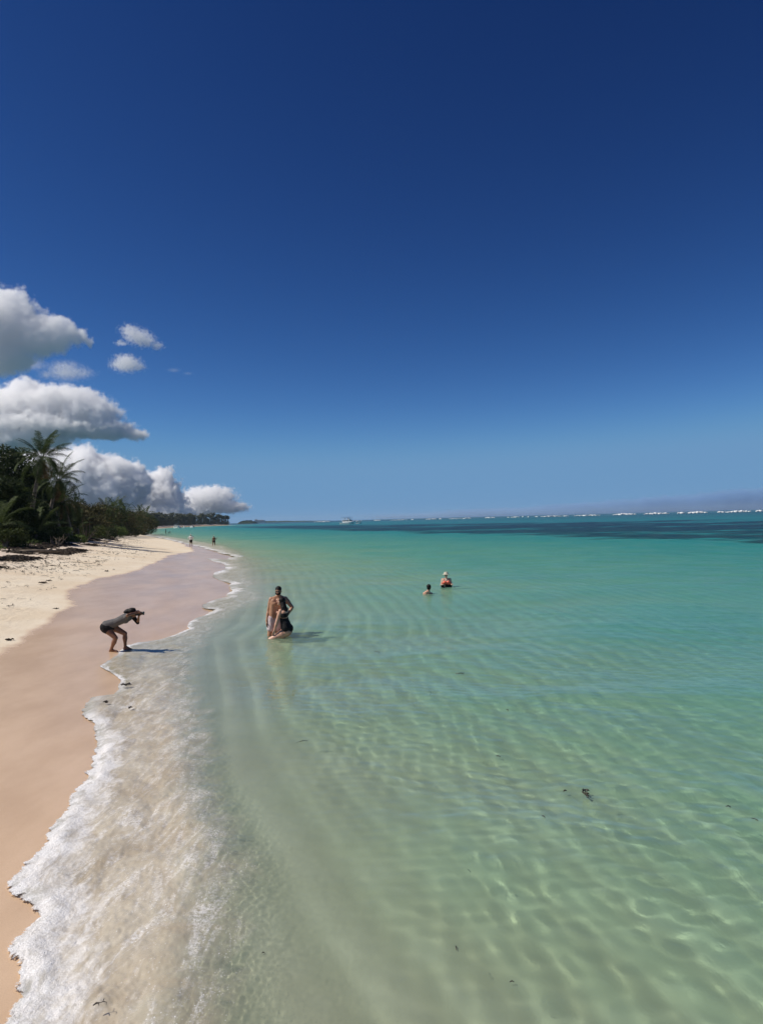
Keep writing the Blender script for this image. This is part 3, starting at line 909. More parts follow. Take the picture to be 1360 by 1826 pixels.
strands('seaweed_flecks', wrack(900, 9.2, 1.0, 22, 140, 3, .75, -.05, .5) + wrack(330, 7.2, .8, 18, 120, 4, .55, .0, .6) + wrack(500, 10.6, .7, 24, 120, 6, .9, -.1, .5), 4, L=.30, w=.016)

# small dark lumps one can point at on the clean sand
def lump(px, py, s_, label, n=7, seed=0, z=None, mat='weed'):
    r = random.Random(seed); p = on_land(px, py) if z is None else ground(px, py, z)
    mb = MB()
    for k in range(n):
        a = r.uniform(0, 6.28); q = Vector((math.cos(a), math.sin(a), 0)) * s_
        st = Vector((r.uniform(-.3, .3) * s_, r.uniform(-.3, .3) * s_, .01))
        mb.tube([st, st + q * .5 + Vector((0, 0, s_ * .25)), st + q + Vector((r.uniform(-.3, .3) * s_, r.uniform(-.3, .3) * s_, .0))], [s_ * .12, s_ * .15, s_ * .03], 5)
    mb.ell((0, 0, s_ * .06), (s_ * .35, s_ * .3, s_ * .15), n=8, m=5)
    o = mb.build('seaweed_clump', M[mat]); o.location = p
    return tag(o, label, 'seaweed')
lump(17, 1142, .11, 'small dark seaweed clump alone on the dry sand near the left edge', seed=1)
lump(77, 1040, .17, 'dark seaweed clump on the dry sand above the wet patch', seed=2)
lump(87, 1036, .12, 'small seaweed bit just right of the larger clump on dry sand', seed=3)
lump(101, 1086, .09, 'tiny seaweed scrap on the border of wet and dry sand', seed=4, n=4)
lump(191, 1019, .16, 'seaweed scrap on dry sand just above the wet sand', seed=6, n=5)

# driftwood: bare branches standing in front of the shrubs
def driftwood(px, py, Y, label, seed, hgt=1.6, n=9):
    r = random.Random(seed); mb = MB(); p = pz(px, Y)
    for k in range(n):
        a = r.uniform(0, 6.28); tilt = r.uniform(.1, .9); L = hgt * r.uniform(.6, 1.2)
        e = Vector((math.cos(a) * math.sin(tilt), math.sin(a) * math.sin(tilt), math.cos(tilt))) * L
        s0 = Vector((r.uniform(-.3, .3), r.uniform(-.3, .3), -.05))
        m_ = s0 + e * .55 + Vector((r.uniform(-.1, .1),) * 3)
        mb.tube([s0, m_, s0 + e], [.05, .035, .012], 5)
        mb.tube([m_, m_ + Vector((r.uniform(-.4, .4), r.uniform(-.4, .4), r.uniform(.1, .5)))], [.025, .008], 4)
    o = mb.build('driftwood', M['wood_grey']); o.location = p; return tag(o, label, 'driftwood')
driftwood(152, 950, 74, 'bare grey driftwood branches standing upright before the green shrubs', 1, 2.2, 12)
driftwood(100, 958, 58, 'low tangle of driftwood lying on the sand below the palms', 2, 1.0, 10)
driftwood(190, 952, 100, 'small heap of driftwood near the bend of the beach', 3, 1.2, 8)
mb = MB(); mb.tube([(-1.9, 0, .12), (0, .15, .16), (1.6, 0, .1)], [.13, .12, .07], 8)
o = mb.build('driftwood_log', M['wood_grey'], None, True); o.location = pz(60, 46); o.rotation_euler = (0, 0, .15); tag(o, 'pale bare log lying on the sand among the dark seaweed', 'log')

# posts standing in the shallows of the bay
for (px, py, hpx, lb) in ((296, 951.5, 8, 'tallest dark post standing in the shallow bay'), (300.5, 951, 3, 'low dark stump right of the tallest post in the bay'), (303.5, 951, 4, 'short dark post rightmost of the three in the bay')):
    p = ground(px, py, 0); h_ = hpx / F * p.y
    mb = MB(); mb.tube([(0, 0, -1.6), (.03, 0, h_ * .6), (0, .02, h_)], [.14, .13, .10], 7)
    o = mb.build('mooring_post', M['weed']); o.location = (p.x, p.y, 0); tag(o, lb, 'post')

# ------------------------------------------------------------------ people
def skin(name, col, dark):
    t = NT(name)
    co = t.n('ShaderNodeTexCoord').outputs['Object']
    c = t.mix(t.mr(t.noise(co, 7, 3, .6), .35, .65), rgba(dark), rgba(col))
    b = t.n('ShaderNodeBsdfPrincipled', {'Base Color': c, 'Roughness': .42, 'Specular IOR Level': .5, 'Subsurface Weight': .08, 'Subsurface Radius': (.02, .008, .004)})
    t.set(b.inputs['Normal'], t.bump(t.noise(co, 60, 3, .6), .002))
    return t.surf(b)
M['skin_tan'] = skin('skin_tan', (.46, .25, .15), (.38, .19, .11))
M['skin_brown'] = skin('skin_brown', (.25, .115, .06), (.19, .085, .042))
M['skin_light'] = skin('skin_light', (.62, .36, .25), (.55, .30, .20))
M['skin_fair'] = skin('skin_fair', (.66, .44, .34), (.60, .38, .28))
def cloth(name, col, sc=14, col2=None, stripes=False):
    t = NT(name)
    co = t.n('ShaderNodeTexCoord').outputs['Object']
    n = t.noise(co, sc, 4, .6)
    c = t.mix(t.mr(n, .35, .65), rgba(col2 or tuple(x * .8 for x in col)), rgba(col))
    b = t.n('ShaderNodeBsdfPrincipled', {'Base Color': c, 'Roughness': .85, 'Specular IOR Level': .2, 'Normal': t.bump(t.noise(t.mapping(co, (1, 1, .5)), 16, 3, .6), .02)})
    return t.surf(b)
M['grey_shirt'] = cloth('grey_shirt', (.13, .125, .125))
M['black_cloth'] = cloth('black_cloth', (.016, .016, .018))
M['white_shorts'] = cloth('white_shorts', (.66, .58, .58), 9, (.50, .36, .37))
M['white_cloth'] = cloth('white_cloth', (.72, .74, .72))
M['orange_cloth'] = cloth('orange_cloth', (.82, .20, .12), 12, (.74, .12, .09))
M['hair'] = simple('hair', (.010, .007, .006), .65, .25, .3, 40)
M['hat_beige'] = cloth('hat_beige', (.60, .55, .44), 30)
M['dark_plastic'] = simple('dark_plastic', (.015, .015, .016), .35, .5)
M['lens_glass'] = simple('lens_glass', (.02, .02, .03), .08, .8)
M['white_eye'] = simple('white_eye', (.7, .68, .65), .3, .5)
M['lip'] = simple('lip', (.30, .09, .07), .5, .4)

def hand(mb, wrist, d, palm_n, side=1, curl=.5, s=1.0):
    """palm and five fingers; d points from wrist to knuckles, palm_n out of the palm"""
    wrist = Vector(wrist); d = Vector(d).normalized(); n = Vector(palm_n); n = (n - d * n.dot(d)).normalized(); a = d.cross(n) * side
    for k in (-1, 0, 1):
        mb.capsule(wrist + a * .012 * k * s, .016 * s, wrist + d * .078 * s + a * .022 * k * s, .015 * s)
    for k, L in zip((-1.5, -.5, .5, 1.5), (.058, .072, .078, .070)):
        p0 = wrist + d * .085 * s + a * .018 * k * s
        d1 = (d + n * curl * .6).normalized(); p1 = p0 + d1 * L * .55 * s
        d2 = (d + n * curl * 2.2).normalized(); p2 = p1 + d2 * L * .5 * s
        mb.capsule(p0, .0095 * s, p1, .0088 * s, 8, 3); mb.capsule(p1, .0088 * s, p2, .0075 * s, 8, 3)
    q0 = wrist + d * .025 * s + a * .028 * s; q1 = q0 + (d * .6 + a * .8 + n * .3).normalized() * .04 * s; q2 = q1 + (d * .9 + n * .5 * (1 + curl)).normalized() * .034 * s
    mb.capsule(q0, .014 * s, q1, .011 * s, 8, 3); mb.capsule(q1, .011 * s, q2, .009 * s, 8, 3)

def headpart(mb, c, fwd, up, s=1.0):
    c = Vector(c); f = Vector(fwd).normalized(); u_ = Vector(up); u_ = (u_ - f * u_.dot(f)).normalized(); l = u_.cross(f)
    R = Matrix((l, f, u_)).transposed()
    def P_(x, y, z): return c + l * x * s + f * y * s + u_ * z * s
    mb.ell(c + u_ * .02 * s - f * .012 * s, (.076 * s, .098 * s, .10 * s), R)
    mb.ell(P_(0, .022, -.045), (.058 * s, .070 * s, .075 * s), R)
    mb.capsule(P_(0, .05, -.092), .024 * s, P_(0, .068, -.085), .020 * s)
    mb.capsule(P_(0, .088, .012), .010 * s, P_(0, .106, -.024), .015 * s)       # nose
    mb.capsule(P_(-.03, .082, .026), .012 * s, P_(.03, .082, .026), .012 * s)   # brow
    mb.capsule(P_(-.018, .090, -.052), .010 * s, P_(.018, .090, -.052), .010 * s)   # lips
    for sd in (-1, 1):
        mb.ell(P_(.077 * sd, -.006, -.005), (.010 * s, .022 * s, .034 * s), R, 8, 6)
        mb.ell(P_(.045 * sd, .066, -.012), (.022 * s, .02 * s, .02 * s), R, 8, 6)
    return R, P_

def face_bits(parent, R, P_, s=1.0):
    for sd in (-1, 1):
        mb = MB(); mb.ell(P_(.030 * sd, .086, .006), (.014 * s, .008 * s, .008 * s), R, 8, 6); e_ = mb.build('eye', M['white_eye'], parent, True)
        mb = MB(); mb.ell(P_(.030 * sd, .094, .006), (.006 * s, .004 * s, .006 * s), R, 8, 6); mb.build('iris', M['dark_plastic'], e_, True)
        mb = MB(); mb.capsule(P_(.014 * sd, .097, .030), .004 * s, P_(.045 * sd, .088, .032), .003 * s, 6, 3); mb.build('eyebrow', M['hair'], parent, True)
    mb = MB(); mb.ell(P_(0, .099, -.052), (.022 * s, .006 * s, .008 * s), R, 8, 6); mb.build('lips', M['lip'], parent, True)

def limb(mb, a, ra, b, rb, bulge=0, bt=.35):
    mb.capsule(a, ra, b, rb)
    if bulge:
        a, b = Vector(a), Vector(b); m_ = a.lerp(b, bt); mb.capsule(a.lerp(b, .12), ra * .9, m_, (ra + (rb - ra) * bt) + bulge); mb.capsule(m_, (ra + (rb - ra) * bt) + bulge, a.lerp(b, .75), rb * 1.05)

# ---- photographer bending forward -------------------------------------
EX = .10
pf = on_land(208, 1161)
ph = thing('person', 'barefoot person in grey top and dark shorts bending forward with a camera on wet sand', 'person', pf)
K = pf.y / F / 6.8 * 1.0 
def c3(cx, cy_, y): return Vector(((cx - 430) * K, y, (817 - cy_) * K))
hipN, hipF = c3(330, 535, -.08), c3(350, 520, .09)
knN, knF = c3(450, 648, -.14), c3(512, 618, .14)
anN, anF = c3(388, 790, -.12), c3(512, 776, .14)
anN.z = max(anN.z, .055); anF.z = max(anF.z, .065)
shN, shF = c3(583, 405, -.15), c3(600, 400, .16)
neck = c3(605, 372, 0); headc = c3(642, 358, .0)
elN, wrN = c3(655, 430, -.30), c3(702, 372, -.10)
elN = c3(640, 365, -.36); wrN = c3(700, 352, -.07)
elF, wrF = c3(668, 492, .16), c3(706, 402, .03)
body = MB()
R_, P_ = headpart(body, headc, (1, 0, -.12), (.12, 0, 1), .92)
body.capsule(neck, .05, headc - Vector((.03, 0, .03)), .052)
up_dir = (neck - c3(335, 528, 0)).normalized()
for y_ in (-.07, 0, .07):
    body.capsule(c3(340, 512, y_), .105, c3(440, 470, y_ * .8), .085); body.capsule(c3(440, 470, y_ * .8), .085, c3(560, 415, y_ * 1.2), .10)
body.capsule(shN, .052, shF, .052)
body.ell(c3(545, 445, -.07), (.07, .06, .07)); body.ell(c3(545, 445, .07), (.07, .06, .07))
for hp, kn, an in ((hipN, knN, anN), (hipF, knF, anF)):
    limb(body, hp, .098, kn, .056, .008, .3); limb(body, kn, .056, an, .034, .014, .35)
    heel = an + Vector((-.03, 0, -.02)); heel.z = .025
    ball = Vector((an.x + .13, an.y - .01, .022)); toe = Vector((an.x + .18, an.y - .012, .016))
    body.capsule(an, .034, heel, .026); body.capsule(an, .032, ball, .022); body.capsule(heel, .024, ball, .026)
    for k in range(-2, 3): body.capsule(ball + Vector((-.01, k * .014, 0)), .014, toe + Vector((-.012 * abs(k), k * .017, 0)), .010, 8, 3)
for sh, el, wr in ((shN, elN, wrN), (shF, elF, wrF)):
    limb(body, sh, .048, el, .036, .003); limb(body, el, .036, wr, .024, .006, .3)
hand(body, wrN, (.9, .35, -.1), (0, .6, -.8), 1, 1.0, .95); hand(body, wrF, (.6, -.2, .7), (0, -.6, .5), -1, .9, .95)
body.remesh('body', M['skin_brown'], ph, .0075, 3)
face_bits(ph, R_, P_, .92)
cl = MB()
for y_ in (-.075, 0, .075):
    cl.capsule(c3(330, 500, y_), .118, c3(440, 468, y_ * .85), .100); cl.capsule(c3(440, 468, y_ * .85), .100, c3(565, 412, y_ * 1.2), .112)
cl.ell(c3(545, 448, 0), (.09, .12, .08)); cl.capsule(c3(320, 480, -.08), .08, c3(345, 545, -.10), .05)
cl.capsule(shN, .068, shF, .068); cl.capsule(shN, .066, shN.lerp(elN, .62), .056)
cl.remesh('shirt', M['grey_shirt'], ph, .010, 2)
cl = MB(); cl.capsule(shF, .062, shF.lerp(elF, .55), .052); cl.capsule(shF.lerp(elF, .5), .052, elF, .044); cl.capsule(elF, .044, elF.lerp(wrF, .12), .040)
cl.remesh('sleeve', M['black_cloth'], ph, .010, 2)
cl = MB()
for y_ in (-.08, .08): cl.capsule(c3(318, 520, y_), .128, c3(355, 520, y_), .118)
cl.capsule(c3(325, 535, -.09), .118, hipN.lerp(knN, .14), .108); cl.capsule(c3(345, 525, .09), .118, hipF.lerp(knF, .16), .108)
cl.remesh('shorts', M['black_cloth'], ph, .010, 2)
hr = MB(); hr.ell(headc + Vector((-.03, 0, .038)), (.105, .095, .085)); hr.ell(c3(590, 335, .0), (.10, .075, .055)); hr.ell(c3(560, 345, -.02), (.06, .06, .045)); hr.ell(c3(640, 318, 0), (.07, .06, .04))
hr.remesh('hair', M['hair'], ph, .010, 1)
cm = thing('photo_camera', 'black camera with a long lens held to the eye of the bending person', 'camera', pf)
mb = MB(); mb.box((0, 0, 0), (.045, .07, .048)); mb.box((-.005, 0, .055), (.03, .028, .018)); mb.capsule((.0, -.062, -.03), .022, (.0, -.062, .035), .02)
o = mb.build('camera_case', M['dark_plastic'], cm); o.location = c3(700, 368, -.0)
b_ = o.modifiers.new('b', 'BEVEL'); b_.width = .006; b_.segments = 2
mb = MB(); mb.tube([(.04, 0, 0), (.07, 0, 0), (.071, 0, 0), (.13, 0, 0), (.131, 0, 0), (.15, 0, 0)], [.034, .034, .038, .038, .043, .043], 20)
o = mb.build('lens', M['dark_plastic'], cm, True); o.location = c3(700, 368, -.0)
mb = MB(); mb.ell((.151, 0, 0), (.006, .036, .036)); o = mb.build('lens_glass', M['lens_glass'], cm, True); o.location = c3(700, 368, -.0)

# ---- couple standing in the sea ----------------------------------------
pc = ground(490, 1135, 0)
K2 = pc.y / F / 8.0
def c4(cx, cy_, y): return Vector(((cx - 480) * K2, y, (935 - cy_) * K2))
seaz = tz(pc.x, pc.y)
man = thing('person', 'bare chested dark haired bearded man in white shorts standing in knee deep water', 'person', (pc.x, pc.y, 0))
hd = c4(547, 292, .02); nk = c4(545, 372, .04)
shR, shL = c4(443, 405, 0), c4(640, 405, .06)
hR, hL = c4(440, 715, .02), c4(530, 715, .08)
body = MB()
R_, P_ = headpart(body, hd, (-.1, -1, -.05), (0, 0, 1), 1.02)
body.capsule(nk, .060, hd + Vector((0, .01, -.03)), .058); body.capsule(nk + Vector((0, .01, -.02)), .06, nk + Vector((0, 0, .05)), .058)
body.capsule(shR.lerp(nk, .2), .05, nk + Vector((0, .01, .02)), .05); body.capsule(shL.lerp(nk, .2), .05, nk + Vector((0, .01, .02)), .05)
for f_ in (.16, .5, .84):
    top = shR.lerp(shL, f_); bot = hR.lerp(hL, -.1 + 1.2 * f_)
    body.capsule(top + Vector((0, 0, -.06)), .106, top.lerp(bot, .45), .100); body.capsule(top.lerp(bot, .45), .100, bot, .108)
for sd, px_ in ((-1, 490), (1, 592)): body.ell(c4(px_, 465, -.065), (.085, .045, .062))
body.capsule(shR, .062, shL, .062)
elR, wrR = c4(400, 560, .03), c4(374, 712, -.04)
elL, wrL = c4(738, 525, .0), c4(668, 622, -.22)
wrL = c4(690, 610, -.16)
for sh, el, wr in ((shR, elR, wrR), (shL, elL, wrL)):
    limb(body, sh, .066, el, .047, .008); limb(body, el, .046, wr, .031, .009, .3)
hand(body, wrR, (-.05, -.1, -1), (.9, 0, 0), 1, .35, 1.05); hand(body, wrL, (-.75, -.35, -.35), (0, .6, -.4), -1, .4, 1.05)
kR, kL = c4(408, 930, -.03), c4(510, 930, .08)
aR, aL = Vector((kR.x - .02, .05, seaz + .08)), Vector((kL.x, .14, seaz + .08))
for hp, kn, an in ((hR, kR, aR), (hL, kL, aL)):
    limb(body, hp, .098, kn, .062, .008, .3); limb(body, kn, .060, an, .042, .012)
    body.capsule(an, .042, an + Vector((0, -.16, -.05)), .032); body.capsule(an, .040, an + Vector((0, .03, -.05)), .034)
body.remesh('body', M['skin_tan'], man, .008, 3)
face_bits(man, R_, P_, 1.02)
hr = MB(); hr.ell(hd + Vector((0, .012, .058)), (.086, .104, .080)); hr.remesh('hair', M['hair'], man, .009, 1)
hr = MB()
for a in np.linspace(-1.25, 1.25, 11):
    q = P_(.068 * math.sin(a), .028 + .055 * math.cos(a), -.085 + .035 * abs(math.sin(a)) ** 1.5); hr.capsule(q, .017, q + Vector((0, 0, .02)), .016, 8, 3)
hr.capsule(P_(-.022, .098, -.036), .007, P_(.022, .098, -.036), .007, 8, 3)
hr.remesh('beard', M['hair'], man, .008, 1)
gl_ = MB()
for sd in (-1, 1): gl_.ell(P_(.032 * sd, .100, .006), (.026, .006, .017), R_, 12, 6)
gl_.capsule(P_(-.02, .102, .010), .003, P_(.02, .102, .010), .003, 6, 2)
for sd in (-1, 1): gl_.capsule(P_(.056 * sd, .096, .010), .003, P_(.080 * sd, 0, .008), .003, 6, 2)
gl_.build('sunglasses', M['dark_plastic'], man, True)
cl = MB()
for f_ in (0, .5, 1): cl.capsule(hR.lerp(hL, f_) + Vector((0, 0, .08)), .112, hR.lerp(hL, f_) + Vector((0, 0, -.03)), .118)
cl.capsule(hR + Vector((0, 0, -.02)), .118, hR.lerp(kR, .50), .104); cl.capsule(hL + Vector((0, 0, -.02)), .118, hL.lerp(kL, .50), .104)
cl.remesh('shorts', M['white_shorts'], man, .011, 2)

wom = thing('person', 'woman with long dark hair in a black swimsuit crouching against the bearded man', 'person', (pc.x, pc.y, 0))
body = MB()
whd = c4(600, 425, -.27)
R_, P_ = headpart(body, whd, (-.85, -.45, .18), (.1, 0, 1), .95)
wn2 = c4(625, 500, -.25)
wsN, wsF = c4(600, 548, -.40), c4(668, 540, -.16)
body.capsule(wn2, .046, whd + Vector((.01, 0, -.03)), .048); body.capsule(wsN, .05, wsF, .05); body.capsule(wn2, .05, wsN.lerp(wsF, .5), .07)
wh = c4(665, 790, -.27)
for y_ in (-.09, .0, .09):
    body.capsule(c4(645, 575, -.28 + y_), .098, c4(642, 680, -.28 + y_ * .75), .096); body.capsule(c4(635, 680, -.28 + y_ * .75), .078, c4(668, 790, -.27 + y_ * 1.3), .120)
body.ell(c4(595, 600, -.36), (.07, .06, .07)); body.ell(c4(598, 600, -.22), (.07, .06, .07))
body.ell(c4(695, 815, -.35), (.115, .10, .13)); body.ell(c4(695, 815, -.19), (.115, .10, .13))
weN, wwN = c4(552, 690, -.45), c4(515, 812, -.46)
weF, wwF = c4(600, 640, -.06), c4(560, 600, -.10)
for sh, el, wr in ((wsN, weN, wwN), (wsF, weF, wwF)):
    limb(body, sh, .056, el, .044, .005); limb(body, el, .043, wr, .028, .007)
hand(body, wwN, (-.35, -.1, -.9), (-.4, .6, 0), 1, .5, .95); hand(body, wwF, (-.7, .3, .3), (0, .8, 0), -1, .3, .95)
for y_, fr in ((-.38, 0), (-.16, 1)):
    hp = c4(682, 845, y_ + .02); kn = c4(452 + 25 * fr, 942, y_ - .05 + .05 * fr); an = Vector((hp.x - .10 + .06 * fr, y_ + .02, seaz + .07))
    limb(body, hp, .122, kn, .068, .012, .3); limb(body, kn, .062, an, .040, .014)
    body.capsule(an, .038, an + Vector((-.15, -.02, -.04)), .028)
body.remesh('body', M['skin_light'], wom, .008, 3)
face_bits(wom, R_, P_, .95)
hr = MB(); hr.ell(whd + Vector((.03, -.01, .035)), (.092, .096, .088)); hr.ell(whd + Vector((.06, 0, -.05)), (.075, .09, .10))
hr.capsule(whd + Vector((.06, -.04, -.05)), .075, c4(655, 540, -.36), .085); hr.capsule(c4(655, 540, -.36), .085, c4(655, 625, -.37), .050); hr.capsule(c4(640, 500, -.38), .05, c4(625, 600, -.42), .035)
hr.remesh('hair', M['hair'], wom, .010, 1)
cl = MB()
for y_ in (-.09, .0, .09):
    cl.capsule(c4(642, 665, -.28 + y_ * .8), .106, c4(645, 690, -.28 + y_ * .8), .104); cl.capsule(c4(642, 680, -.28 + y_ * .75), .105, c4(668, 785, -.27 + y_ * 1.3), .129)
cl.ell(c4(697, 808, -.35), (.120, .105, .13)); cl.ell(c4(697, 808, -.19), (.120, .105, .13))
cl.remesh('swimsuit', M['black_cloth'], wom, .010, 2)
cl = MB(); cl.ell(c4(592, 605, -.36), (.078, .066, .062)); cl.ell(c4(596, 605, -.22), (.078, .066, .062))
for y_ in (-.09, 0, .09): cl.capsule(c4(645, 600, -.28 + y_), .106, c4(644, 610, -.28 + y_), .105)
cl.remesh('swim_top', M['black_cloth'], wom, .010, 2)

# ---- two bathers farther out --------------------------------------------
ph_ = ground(795, 1046, 0); K3 = ph_.y / F / 10.46
def c5(cx, cy_, y): return Vector(((cx - 770) * K3, y, (575 - cy_) * K3))
hat = thing('person', 'bather in a wide brimmed pale hat and orange top, waist deep', 'person', (ph_.x, ph_.y, 0))
body = MB(); hd = c5(775, 368, 0)
R_, P_ = headpart(body, hd, (-.15, -1, -.15), (0, 0, 1), .95)
body.capsule(c5(778, 410, .02), .048, hd, .05)
sR, sL = c5(703, 440, .02), c5(852, 440, .04)
body.capsule(sR, .05, sL, .05)
for f_ in (.15, .5, .85):
    t_ = sR.lerp(sL, f_); body.capsule(t_ + Vector((0, 0, -.05)), .088, Vector((t_.x, .03, -.15)), .092); body.capsule(Vector((t_.x, .03, -.15)), .092, Vector((t_.x, .05, -.42)), .11)
for px_ in (748, 812): body.ell(c5(px_, 490, -.07), (.075, .06, .065))
for sgn, sh in ((-1, sR), (1, sL)):
    el = Vector((sh.x + sgn * .06, .0, .06)); wr = Vector((sh.x + sgn * .06, -.18, .12))
    limb(body, sh, .046, el, .038, .004); limb(body, el, .038, wr, .026, .004); hand(body, wr, (-.3 * sgn, -.8, .1), (0, 0, -1), sgn, .5, .95)
    hp = Vector((sgn * .10, .05, -.45)); kn = Vector((sgn * .11, 0, -.80)); limb(body, hp, .1, kn, .06); limb(body, kn, .06, Vector((sgn * .11, .05, tz(ph_.x, ph_.y) + .05)), .04)
body.remesh('body', M['skin_fair'], hat, .010, 2); face_bits(hat, R_, P_, .95)
hm = MB(); hm.tube([hd + Vector((0, 0, .05)), hd + Vector((0, 0, .055)), hd + Vector((0, 0, .062)), hd + Vector((0, 0, .075)), hd + Vector((0, 0, .13)), hd + Vector((0, 0, .155)), hd + Vector((0, 0, .16))], [.165, .168, .13, .098, .090, .075, .03], 24)
hm.build('sun_hat', M['hat_beige'], hat, True)
cl = MB()
for f_ in (.15, .5, .85):
    t_ = sR.lerp(sL, f_); cl.capsule(t_ + Vector((0, -.005, -.16)), .094, Vector((t_.x, .03, .13)), .096)
for px_ in (748, 812): cl.ell(c5(px_, 492, -.075), (.082, .068, .068))
for px_ in (730, 828): cl.capsule(c5(px_, 470, -.06), .02, c5(px_, 425, .0), .018); cl.capsule(c5(px_, 425, 0), .018, c5(px_, 440, .08), .018)
cl.remesh('swim_top', M['orange_cloth'], hat, .010, 2)
cl = MB()
for f_ in (.1, .5, .9):
    t_ = sR.lerp(sL, f_); cl.capsule(Vector((t_.x, .03, .07)), .098, Vector((t_.x, .05, -.42)), .118)
cl.remesh('swim_skirt', M['black_cloth'], hat, .012, 2)

pb = ground(762, 1058.5, 0); K4 = pb.y / F / 10.46
def c6(cx, cy_, y): return Vector(((cx - 440) * K4, y, (715 - cy_) * K4))
bt_ = thing('person', 'dark haired bather with bare shoulders, submerged to the back, seen from behind', 'person', (pb.x, pb.y, 0))
body = MB(); hd = c6(470, 598, 0)
R_, P_ = headpart(body, hd, (.45, .9, .0), (0, 0, 1), 1.05)
body.capsule(c6(458, 670, 0), .058, hd, .056)
sR, sL = c6(385, 712, .0), c6(510, 722, .05)
body.capsule(sR, .07, sL, .062); body.capsule(c6(420, 690, 0), .07, c6(465, 680, 0), .06)
for f_ in (.1, .5, .9):
    t_ = sR.lerp(sL, f_); body.capsule(t_ + Vector((0, 0, -.05)), .10, Vector((t_.x, .05, -.5)), .10)
for sgn, sh in ((-1, sR), (1, sL)):
    el = sh + Vector((sgn * .12, .10, -.22)); wr = el + Vector((-sgn * .02, .24, .02)); limb(body, sh, .055, el, .042); limb(body, el, .042, wr, .03); hand(body, wr, (0, 1, 0), (0, 0, -1), -sgn, .3)
    hp = Vector((sgn * .1 + .02, .05, -.52)); kn = Vector((sgn * .14, .40, -.66)); limb(body, hp, .1, kn, .065); limb(body, kn, .062, Vector((sgn * .14, .30, tz(pb.x, pb.y) + .05)), .04)
body.remesh('body', M['skin_light'], bt_, .011, 2); face_bits(bt_, R_, P_, 1.05)
hr = MB(); hr.ell(hd + Vector((-.01, -.02, .035)), (.094, .106, .098)); hr.ell(hd + Vector((-.015, -.035, -.03)), (.078, .075, .07)); hr.remesh('hair', M['hair'], bt_, .010, 1)

# ---- two walkers far along the beach --------------------------------------
def walker(px, py, label, kind):
    p = on_land(px, py); t_ = thing('person', label, 'person', p)
    body = MB(); H = 1.70
    hd = Vector((0, 0, 1.57)); R_, P_ = headpart(body, hd, (0, 1 if kind == 'm' else 1, 0), (0, 0, 1), .98)
    body.capsule((0, 0, 1.40), .052, hd, .052)
    w = .17 if kind == 'm' else .145
    body.capsule((-w, 0, 1.38), .055, (w, 0, 1.38), .055)
    for x_ in (-.08, 0, .08): body.capsule((x_, 0, 1.30), .10, (x_ * .8, 0, 1.08), .09); body.capsule((x_ * .8, 0, 1.08), .09, (x_, 0, .92), .105)
    if kind == 'm': arms = (((-w, 0, 1.38), (-.36, -.04, 1.16), (-.20, .05, 1.00)), ((w, 0, 1.38), (.36, -.04, 1.16), (.20, .05, 1.00)))
    else: arms = (((-w, 0, 1.38), (-.24, 0, 1.12), (-.26, .06, .88)), ((w, 0, 1.38), (.28, .02, 1.14), (.42, .12, 1.36)))
    for i, (a, b, c_) in enumerate(arms):
        limb(body, a, .048, b, .036, .004); limb(body, b, .036, c_, .026, .004)
        hand(body, c_, Vector(c_) - Vector(b), (0, 1, 0), 1 if i else -1, .5)
    st = .10 if kind == 'm' else .16
    for sgn, fy in ((-1, -.10), (1, .12)):
        kn = Vector((sgn * .09 - (.06 if kind != 'm' and sgn < 0 else 0), fy * .8 + .04, .47)); an = Vector((sgn * .10 - (.12 if kind != 'm' and sgn < 0 else 0), fy * 1.3 - .02, .07))
        limb(body, (sgn * .09, 0, .88), .092, kn, .056, .006); limb(body, kn, .054, an, .034, .012); body.capsule(an, .032, an + Vector((0, .15, -.045)), .024); body.capsule(an, .03, an + Vector((0, -.03, -.045)), .026)
    body.remesh('body', M['skin_brown'], t_, .012, 2); face_bits(t_, R_, P_, .98)
    if kind == 'm':
        cl = MB(); cl.capsule((-w, 0, 1.37), .07, (w, 0, 1.37), .07)
        for x_ in (-.085, 0, .085): cl.capsule((x_, 0, 1.30), .115, (x_, 0, .96), .115)
        for a, b, c_ in arms: cl.capsule(a, .066, b, .052); cl.capsule(b, .052, Vector(b).lerp(Vector(c_), .85), .042)
        cl.remesh('shirt', M['white_cloth'], t_, .014, 2)
        cl = MB()
        for sgn in (-1, 1): cl.capsule((sgn * .08, 0, .95), .115, (sgn * .09, 0, .62), .095)
        cl.remesh('shorts', M['black_cloth'], t_, .014, 2)
        cp = MB(); cp.ell((0, 0, 1.63), (.088, .105, .075)); cp.ell((0, .10, 1.61), (.07, .07, .012)); cp.remesh('cap', M['white_cloth'], t_, .010, 1)
    else:
        cl = MB()
        for x_ in (-.08, 0, .08): cl.capsule((x_, 0, 1.27), .109, (x_, 0, 1.23), .107)
        cl.remesh('bikini_top', M['black_cloth'], t_, .012, 1)
        cl = MB()
        for x_ in (-.09, 0, .09): cl.capsule((x_, 0, .95), .112, (x_, 0, .87), .110)
        cl.remesh('bikini_bottom', M['black_cloth'], t_, .012, 1)
        cp = MB(); cp.ell((0, 0, 1.64), (.090, .106, .070)); cp.ell((0, .0, 1.62), (.13, .14, .010)); cp.remesh('sun_hat', M['hat_beige'], t_, .010, 1)
        hr = MB(); hr.ell((0, -.04, 1.57), (.07, .07, .08)); hr.remesh('hair', M['hair'], t_, .012, 1)
    return t_
walker(341, 975, 'distant person in white long sleeved shirt, white cap and dark shorts, hands on hips', 'm')
walker(382, 976.5, 'distant person in a dark bikini and pale hat wading with one arm raised', 'w')

